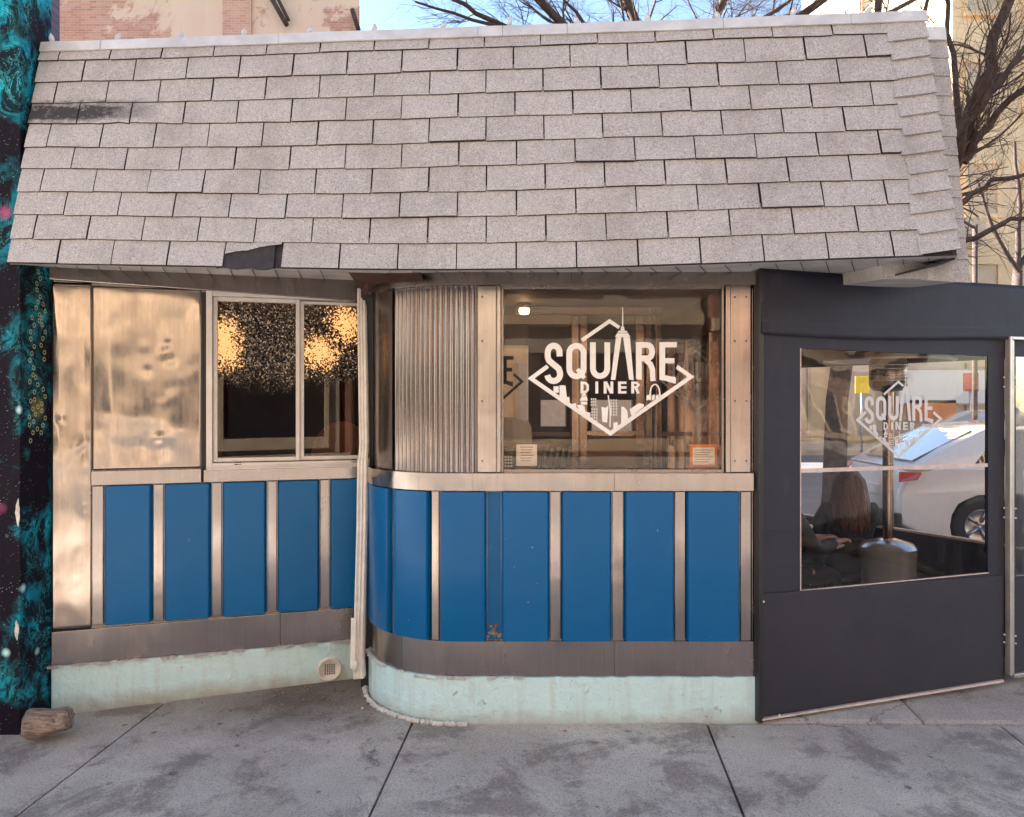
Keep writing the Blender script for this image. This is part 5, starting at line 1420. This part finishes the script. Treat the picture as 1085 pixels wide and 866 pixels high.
# ============================================================ BUILDINGS
def building(label, x0, x1, y0, y1, h, wall, cols, floors, face='-y', z0=0.0, wz=1.6, ww=1.2, fh=3.6, trim=None, name='building', shop=True, panes=None, storefront=None):
    t = thing(name, label, 'building', ((x0+x1)/2, (y0+y1)/2, 0))
    trim = trim or M['cream2']; panes = panes or M['dark_pane']
    mb = MB(); mb.box(x0, x1, y0, y1, -.13, h); obj('wall', mb, wall, t, bevel=.03)
    if face in ('-y', '+y'):
        yf = y0 if face == '-y' else y1; sgn = -1 if face == '-y' else 1; L = x1-x0
        def B(mb, a, b, d0, d1, z0, z1): ys = sorted((yf+sgn*d0, yf+sgn*d1)); mb.box(x0+a, x0+b, ys[0], ys[1], z0, z1)
    else:
        xf = x0 if face == '-x' else x1; sgn = -1 if face == '-x' else 1; L = y1-y0
        def B(mb, a, b, d0, d1, z0, z1): xs_ = sorted((xf+sgn*d0, xf+sgn*d1)); mb.box(xs_[0], xs_[1], y0+a, y0+b, z0, z1)
    step = L/cols
    for f in range(1 if shop else 0, floors):
        zb = f*fh+1.0
        for c in range(cols):
            a = (c+.5)*step-ww/2
            mb = MB(); B(mb, a-.12, a, .002, .10, zb, zb+wz); B(mb, a+ww, a+ww+.12, .002, .10, zb, zb+wz); B(mb, a-.12, a+ww+.12, .002, .14, zb+wz+.001, zb+wz+.22); B(mb, a-.15, a+ww+.15, .002, .2, zb-.16, zb-.001)
            B(mb, a+.001, a+ww-.001, .03, .07, zb+wz/2-.03, zb+wz/2+.03)
            wv = obj('window', mb, trim, t)
            mb = MB(); B(mb, a+.001, a+ww-.001, .003, .03, zb+.001, zb+wz-.001); obj('pane', mb, panes, wv)
    mb = MB(); B(mb, 0, L, .002, .45, h-.5, h+.1); B(mb, 0, L, .002, .25, h-.9, h-.501)
    if shop: B(mb, 0, L, .002, .3, fh-.2, fh+.15)
    if face in ('-y','+y') or True:
        k = 0
        while k*.8 < L-.3: B(mb, k*.8+.1, k*.8+.35, .2505, .42, h-.85, h-.501); k += 1
    obj('cornice', mb, trim, t)
    if shop:
        for c in range(max(1, cols//2)):
            st = L/max(1, cols//2); a = c*st+.4
            mb = MB(); B(mb, a, a+st-.8, .002, .12, .15, .5); B(mb, a, a+.12, .003, .14, .501, 3.0); B(mb, a+st-.92, a+st-.8, .003, .14, .501, 3.0); B(mb, a+(st-.8)/2-.06, a+(st-.8)/2+.06, .003, .14, .501, 3.0)
            sf = obj('shopfront', mb, trim, t)
            mb = MB(); B(mb, a+.13, a+st-.93, .0035, .05, .502, 2.99); obj('shop_glass', mb, panes, sf)
    return t
# top-left neighbour behind the diner
t = thing('plastered_building', 'tall pale plastered brick building rising behind the left of the roof', 'building', (-8, 12, 0))
xr = P(381, 0, 10).x
mb = MB(); mb.prism([(-16,10),(xr,10),(-5.4,26),(-16,26)], lambda u,v,w: Vector((u,v,-.13+w)), 12.63); obj('wall', mb, M['plaster_wall'], t)
mb = MB()
mb.tube([P(284,-8,9.9), P(304,27,9.9)], .03, 8); obj('pipe', mb, M['bark'], t); mb = MB(); mb.tube([P(291,-8,9.9), P(306,22,9.9)], .022, 8); obj('pipe', mb, M['bark'], t); mb = MB(); mb.tube([P(373,10,9.9), P(380,32,9.9)], .03, 8)
obj('pipe', mb, M['bark'], t)
mb = MB(); mb.box(P(237,0,10).x, P(267,0,10).x, 9.96, 9.999, 4, 12.4); obj('chimney_breast', mb, m_brick('exposed_brick', (.60,.33,.24), (.70,.46,.35), (.70,.58,.48), 5), t)
mb = MB(); mb.box(-14, xr+.1, 9.9, 10.3, 12.51, 12.7); obj('coping', mb, M['cream2'], t)
# far right buildings
t = building('tall cream stone corner building with cornice behind the bare tree at right', 17.5, 36, 30, 46, 21, M['cream'], 8, 5, '-y', wz=2.0, ww=1.2, fh=4.0, trim=M['cream'], panes=M['cream2'], name='corner_building')
building('lower pale building with small shopfronts across the side street', -12.0, 17.3, 28, 40, 8.2, M['cream'], 11, 2, '-y', fh=3.8, trim=M['cream2'], name='shop_building', panes=M['tile'])
building('very tall slim cream tower far behind the roof corner', 23, 28, 50, 60, 40, M['cream2'], 3, 8, '-y', fh=4.4, trim=M['cream2'], name='tower_building', shop=False, panes=M['tile'])
# signs across the street
def panel_sign(px, py, Y, w, h, m, label, pole=True, extra=None):
    c = P(px, py, Y); t = thing('street_sign' if pole else 'wall_sign', label, 'sign', (c.x, c.y, 0 if pole else c.z))
    mb = MB(); mb.box(c.x-w/2, c.x+w/2, c.y, c.y+.03, c.z-h/2, c.z+h/2); obj('plate', mb, m, t, bevel=.01)
    if pole: mb = MB(); mb.tube([(c.x,c.y+.06,-.1),(c.x,c.y+.06,c.z+h/2)], .035, 8); obj('pole', mb, M['rim'], t)
    else:
        mb = MB(); mb.box(c.x-w/2-.05, c.x+w/2+.05, c.y+.031, c.y+.08, c.z-h/2-.05, c.z+h/2+.05); obj('frame', mb, M['cream2'], t)
    return t
panel_sign(914, 408, 22, .42, .5, M['yellow'], 'square yellow street sign seen through the tent window')
panel_sign(1029, 405, 24.5, .5, .6, M['red_sign'], 'red street sign on a pole near the right side of the tent window')
panel_sign(987, 434, 27.4, 1.8, .7, M['orange'], 'orange panel on the shopfront behind the tent lettering', False)
panel_sign(1005, 410, 27.4, 3.6, 1.2, M['paper'], 'wide white sign board above the shopfronts', False)
# opposite side of the street (seen in the reflections)
building('tan brick building across the street, sunlit, reflected in the diner steel', -30, -9, -28, -14, 17, M['opp1'], 8, 4, '+y', fh=4.0, ww=1.6, wz=2.4)
building('limestone building across the street, sunlit, reflected in the front window', -8.8, 5.5, -28, -14.3, 20, M['opp2'], 5, 5, '+y', fh=4.0, ww=1.9, wz=2.5)
building('low red brick building across the street, reflected at the right', 5.7, 17, -28, -14, 12, M['opp3'], 4, 3, '+y', fh=3.8, ww=1.6, wz=2.2)
building('broad tan building across the street at the far right of the reflections', 17.2, 40, -28, -14.2, 18, M['opp1'], 8, 4, '+y', fh=4.2, ww=1.9, wz=2.5)

# ============================================================ TREES
def branch(mb, mt, p, d, r, length, depth, rg, grav=.02):
    n = 5; pts = [p]; rads = [r]; q = p.copy(); dd = d.copy()
    for i in range(n):
        dd = (dd + Vector((rg.gauss(0,.16), rg.gauss(0,.16), rg.gauss(0,.12)+grav))).normalized()
        q = q + dd*length/n; pts.append(q.copy()); rads.append(r*(1-.55*(i+1)/n))
    (mb if r > .03 else mt).tube(pts, rads, 7 if r > .05 else (5 if r > .015 else 3), cap=False)
    if depth > 0:
        k = rg.randint(3, 5)
        for j in range(k):
            i = rg.randint(1, n); a = pts[i]
            ax = Vector((rg.gauss(0,1), rg.gauss(0,1), rg.gauss(0,1))).normalized()
            nd = (dd + ax*rg.uniform(.6, 1.0)).normalized()
            branch(mb, mt, a, nd, rads[i]*rg.uniform(.5, .72), length*rg.uniform(.55, .8), depth-1, rg, grav)
def tree(label, base, trunk_pts, limbs, seed, many=1, th=(.16,.34), name='bare_tree', group='bare winter trees behind the diner'):
    t = thing(name, label, 'tree', base, 0, group)
    rg = random.Random(seed)
    tr = MB(); tr.tube([Vector(p) for p, r in trunk_pts], [r for p, r in trunk_pts], 14); obj('trunk', tr, M['bark'], t)
    mb = MB(); mt = MB()
    for pts, r, dep, ln in limbs:
        pts = [Vector(p) for p in pts]
        # resample with wobble
        out = []; 
        for a, b in zip(pts[:-1], pts[1:]):
            for k in range(3): 
                q = a.lerp(b, k/3); out.append(q+Vector((rg.gauss(0,.02), rg.gauss(0,.03), rg.gauss(0,.02))))
        out.append(pts[-1]); rads = [r*(1-.6*i/(len(out)-1)) for i in range(len(out))]
        mb.tube(out, rads, 9, cap=False)
        for i in range(1, len(out)):
            for _ in range(many if rg.random() < .85 else 0):
                d = (out[i]-out[i-1]).normalized(); ax = Vector((rg.gauss(0,1), rg.gauss(0,1), rg.gauss(0,1)+.3)).normalized()
                branch(mb, mt, out[i], (d+ax*.9).normalized(), rads[i]*rg.uniform(*th), ln*rg.uniform(.6,1.1), dep, rg)
    obj('crown', mb, M['bark'], t, fix=False); obj('twigs', mt, M['twig'], t, fix=False)
    return t
Yt = 9.0
b0 = P(884, 0, Yt); b0.z = -.13
crotch = P(940, 262, Yt)
tree('large bare tree with thick dark limbs rising beside the right end of the roof', (b0.x, Yt, -.13),
     [((b0.x, Yt, -.13), .20), ((b0.x, Yt, .5), .14), ((b0.x+.03, Yt, 1.6), .125), (P(900,330,Yt), .12), (crotch, .11)],
     [([crotch, P(985,215,Yt), P(1016,172,8.9), P(1030,115,8.8), P(1052,55,8.7), P(1070,0,8.6), P(1085,-70,8.6)], .105, 2, 1.0),
      ([crotch, P(990,220,9.2), P(1022,160,9.3), P(1012,60,9.4), P(1000,-20,9.4)], .06, 2, .9),
      ([P(1018,170,8.9), P(1045,135,8.7), P(1085,92,8.5), P(1120,60,8.4)], .055, 2, .8),
      ([P(1012,178,8.9), P(1022,130,8.6), P(1060,85,8.4), P(1100,30,8.3)], .06, 2, .8),
      ([P(1026,120,8.8), P(1060,80,8.9), P(1085,60,9)], .04, 2, .6),
      ([crotch, P(985,240,8.8), P(1022,212,8.6), P(1055,192,8.5), P(1095,180,8.4)], .05, 1, .6),
      ([crotch, P(990,268,8.7), P(1025,257,8.5), P(1055,238,8.4), P(1100,228,8.3)], .05, 1, .7),
      ([crotch, P(935,120,9.3), P(925,0,9.5), P(915,-60,9.6)], .07, 2, 1.0),
      ([crotch, P(960,100,9.0), P(985,-10,9.0)], .05, 2, .9)], 5, many=2, th=(.15,.3))
Y2 = 14.0
def tp(px, py, Y=Y2): return P(px, py, Y)
bb = P(700, 0, Y2); bb.z = -.13
tree('wide bare tree whose twigs show above the middle of the roof edge', (bb.x, Y2, -.13),
     [((bb.x, Y2, -.13), .28), ((bb.x, Y2, 2), .2), (tp(700,200), .18), (tp(702,120), .16)],
     [([tp(702,130), tp(640,60), tp(580,10), tp(540,-30)], .12, 3, 1.6),
      ([tp(702,130), tp(680,50), tp(665,0), tp(650,-60)], .12, 3, 1.5),
      ([tp(702,130), tp(740,50), tp(765,5), tp(790,-50)], .12, 3, 1.6),
      ([tp(702,130), tp(780,60), tp(850,15), tp(900,-20)], .12, 3, 1.6),
      ([tp(665,60), tp(560,40), tp(505,15), tp(470,-10)], .07, 3, 1.0),
      ([tp(760,60), tp(860,40), tp(930,20), tp(990,-10)], .08, 3, 1.3), ([tp(702,130), tp(600,50), tp(500,22), tp(440,2)], .05, 3, .9), ([tp(702,130), tp(800,45), tp(880,25), tp(960,12)], .05, 3, .9), ([tp(690,60), tp(620,25), tp(590,-10)], .05, 3, .9), ([tp(740,50), tp(820,15), tp(860,-20)], .05, 3, .9)], 11, many=2, th=(.18,.32))
b3 = P(1075, 0, 17); b3.z = -.13
tree('smaller bare tree standing further back at the right edge', (b3.x, 17, -.13),
     [((b3.x, 17, -.13), .16), ((b3.x, 17, 2.5), .12), (P(1078,290,17), .10)],
     [([P(1078,290,17), P(1050,240,17), P(1035,190,17)], .06, 3, 1.3), ([P(1078,290,17), P(1080,220,17), P(1075,150,17)], .07, 3, 1.4), ([P(1078,290,17), P(1110,230,17), P(1130,180,17)], .06, 2, 1.3)], 23)
# light pole seen through tent
c = P(1033, 440, 21)
t = thing('street_lamp', 'thin dark street lamp post across the side street', 'street lamp', (c.x, 21, -.13))
mb = MB(); mb.tube([(c.x,21,-.13),(c.x,21,6.5)], .07, 10); obj('pole', mb, M['bark'], t)
mb = MB(); mb.tube([(c.x,21,6.4),(c.x-.8,21,6.9),(c.x-1.4,21,6.9)], .04, 8); mb.lathe([(0,-.05),(.15,-.04),(.2,.05),(.05,.12)], (c.x-1.4,21,6.86), 14); obj('lamp_head', mb, M['bark'], t)

# ============================================================ WORLD, SUN, CAMERA
SUN_EL, SUN_AZ = 32, -62      # azimuth from +Y towards +X
w = bpy.data.worlds.new('World'); scene.world = w; w.use_nodes = True
nt = w.node_tree; bg = nt.nodes['Background']
sk = nt.nodes.new('ShaderNodeTexSky'); sk.sky_type = 'NISHITA'; sk.sun_disc = False
sk.sun_elevation = R(SUN_EL); sk.sun_rotation = R(SUN_AZ); sk.air_density = 1.0; sk.dust_density = .3; sk.ozone_density = 1.0
nt.links.new(sk.outputs[0], bg.inputs[0]); bg.inputs[1].default_value = .052
sl = bpy.data.lights.new('sun', 'SUN'); sl.energy = 5.0; sl.angle = R(.5); sl.color = (1.0,.95,.88)
so = bpy.data.objects.new('sun', sl); COL.objects.link(so)
dirv = Vector((math.sin(R(SUN_AZ))*math.cos(R(SUN_EL)), math.cos(R(SUN_AZ))*math.cos(R(SUN_EL)), math.sin(R(SUN_EL))))
so.rotation_euler = dirv.to_track_quat('Z', 'Y').to_euler()
cam = bpy.data.cameras.new('camera'); co = bpy.data.objects.new('camera', cam); COL.objects.link(co); scene.camera = co
co.location = (0,0,EYE); co.rotation_euler = (R(90),0,0)
cam.sensor_width = 36; cam.lens = F/1085*36; cam.shift_y = -8/1085; cam.clip_end = 600; cam.clip_start = .05
vs_ = scene.view_settings; vs_.view_transform = 'Standard'; vs_.look = 'None'; vs_.exposure = 3.0; vs_.gamma = 1
scene.render.engine = 'CYCLES'
scene.cycles.max_bounces = 10; scene.cycles.transparent_max_bounces = 16
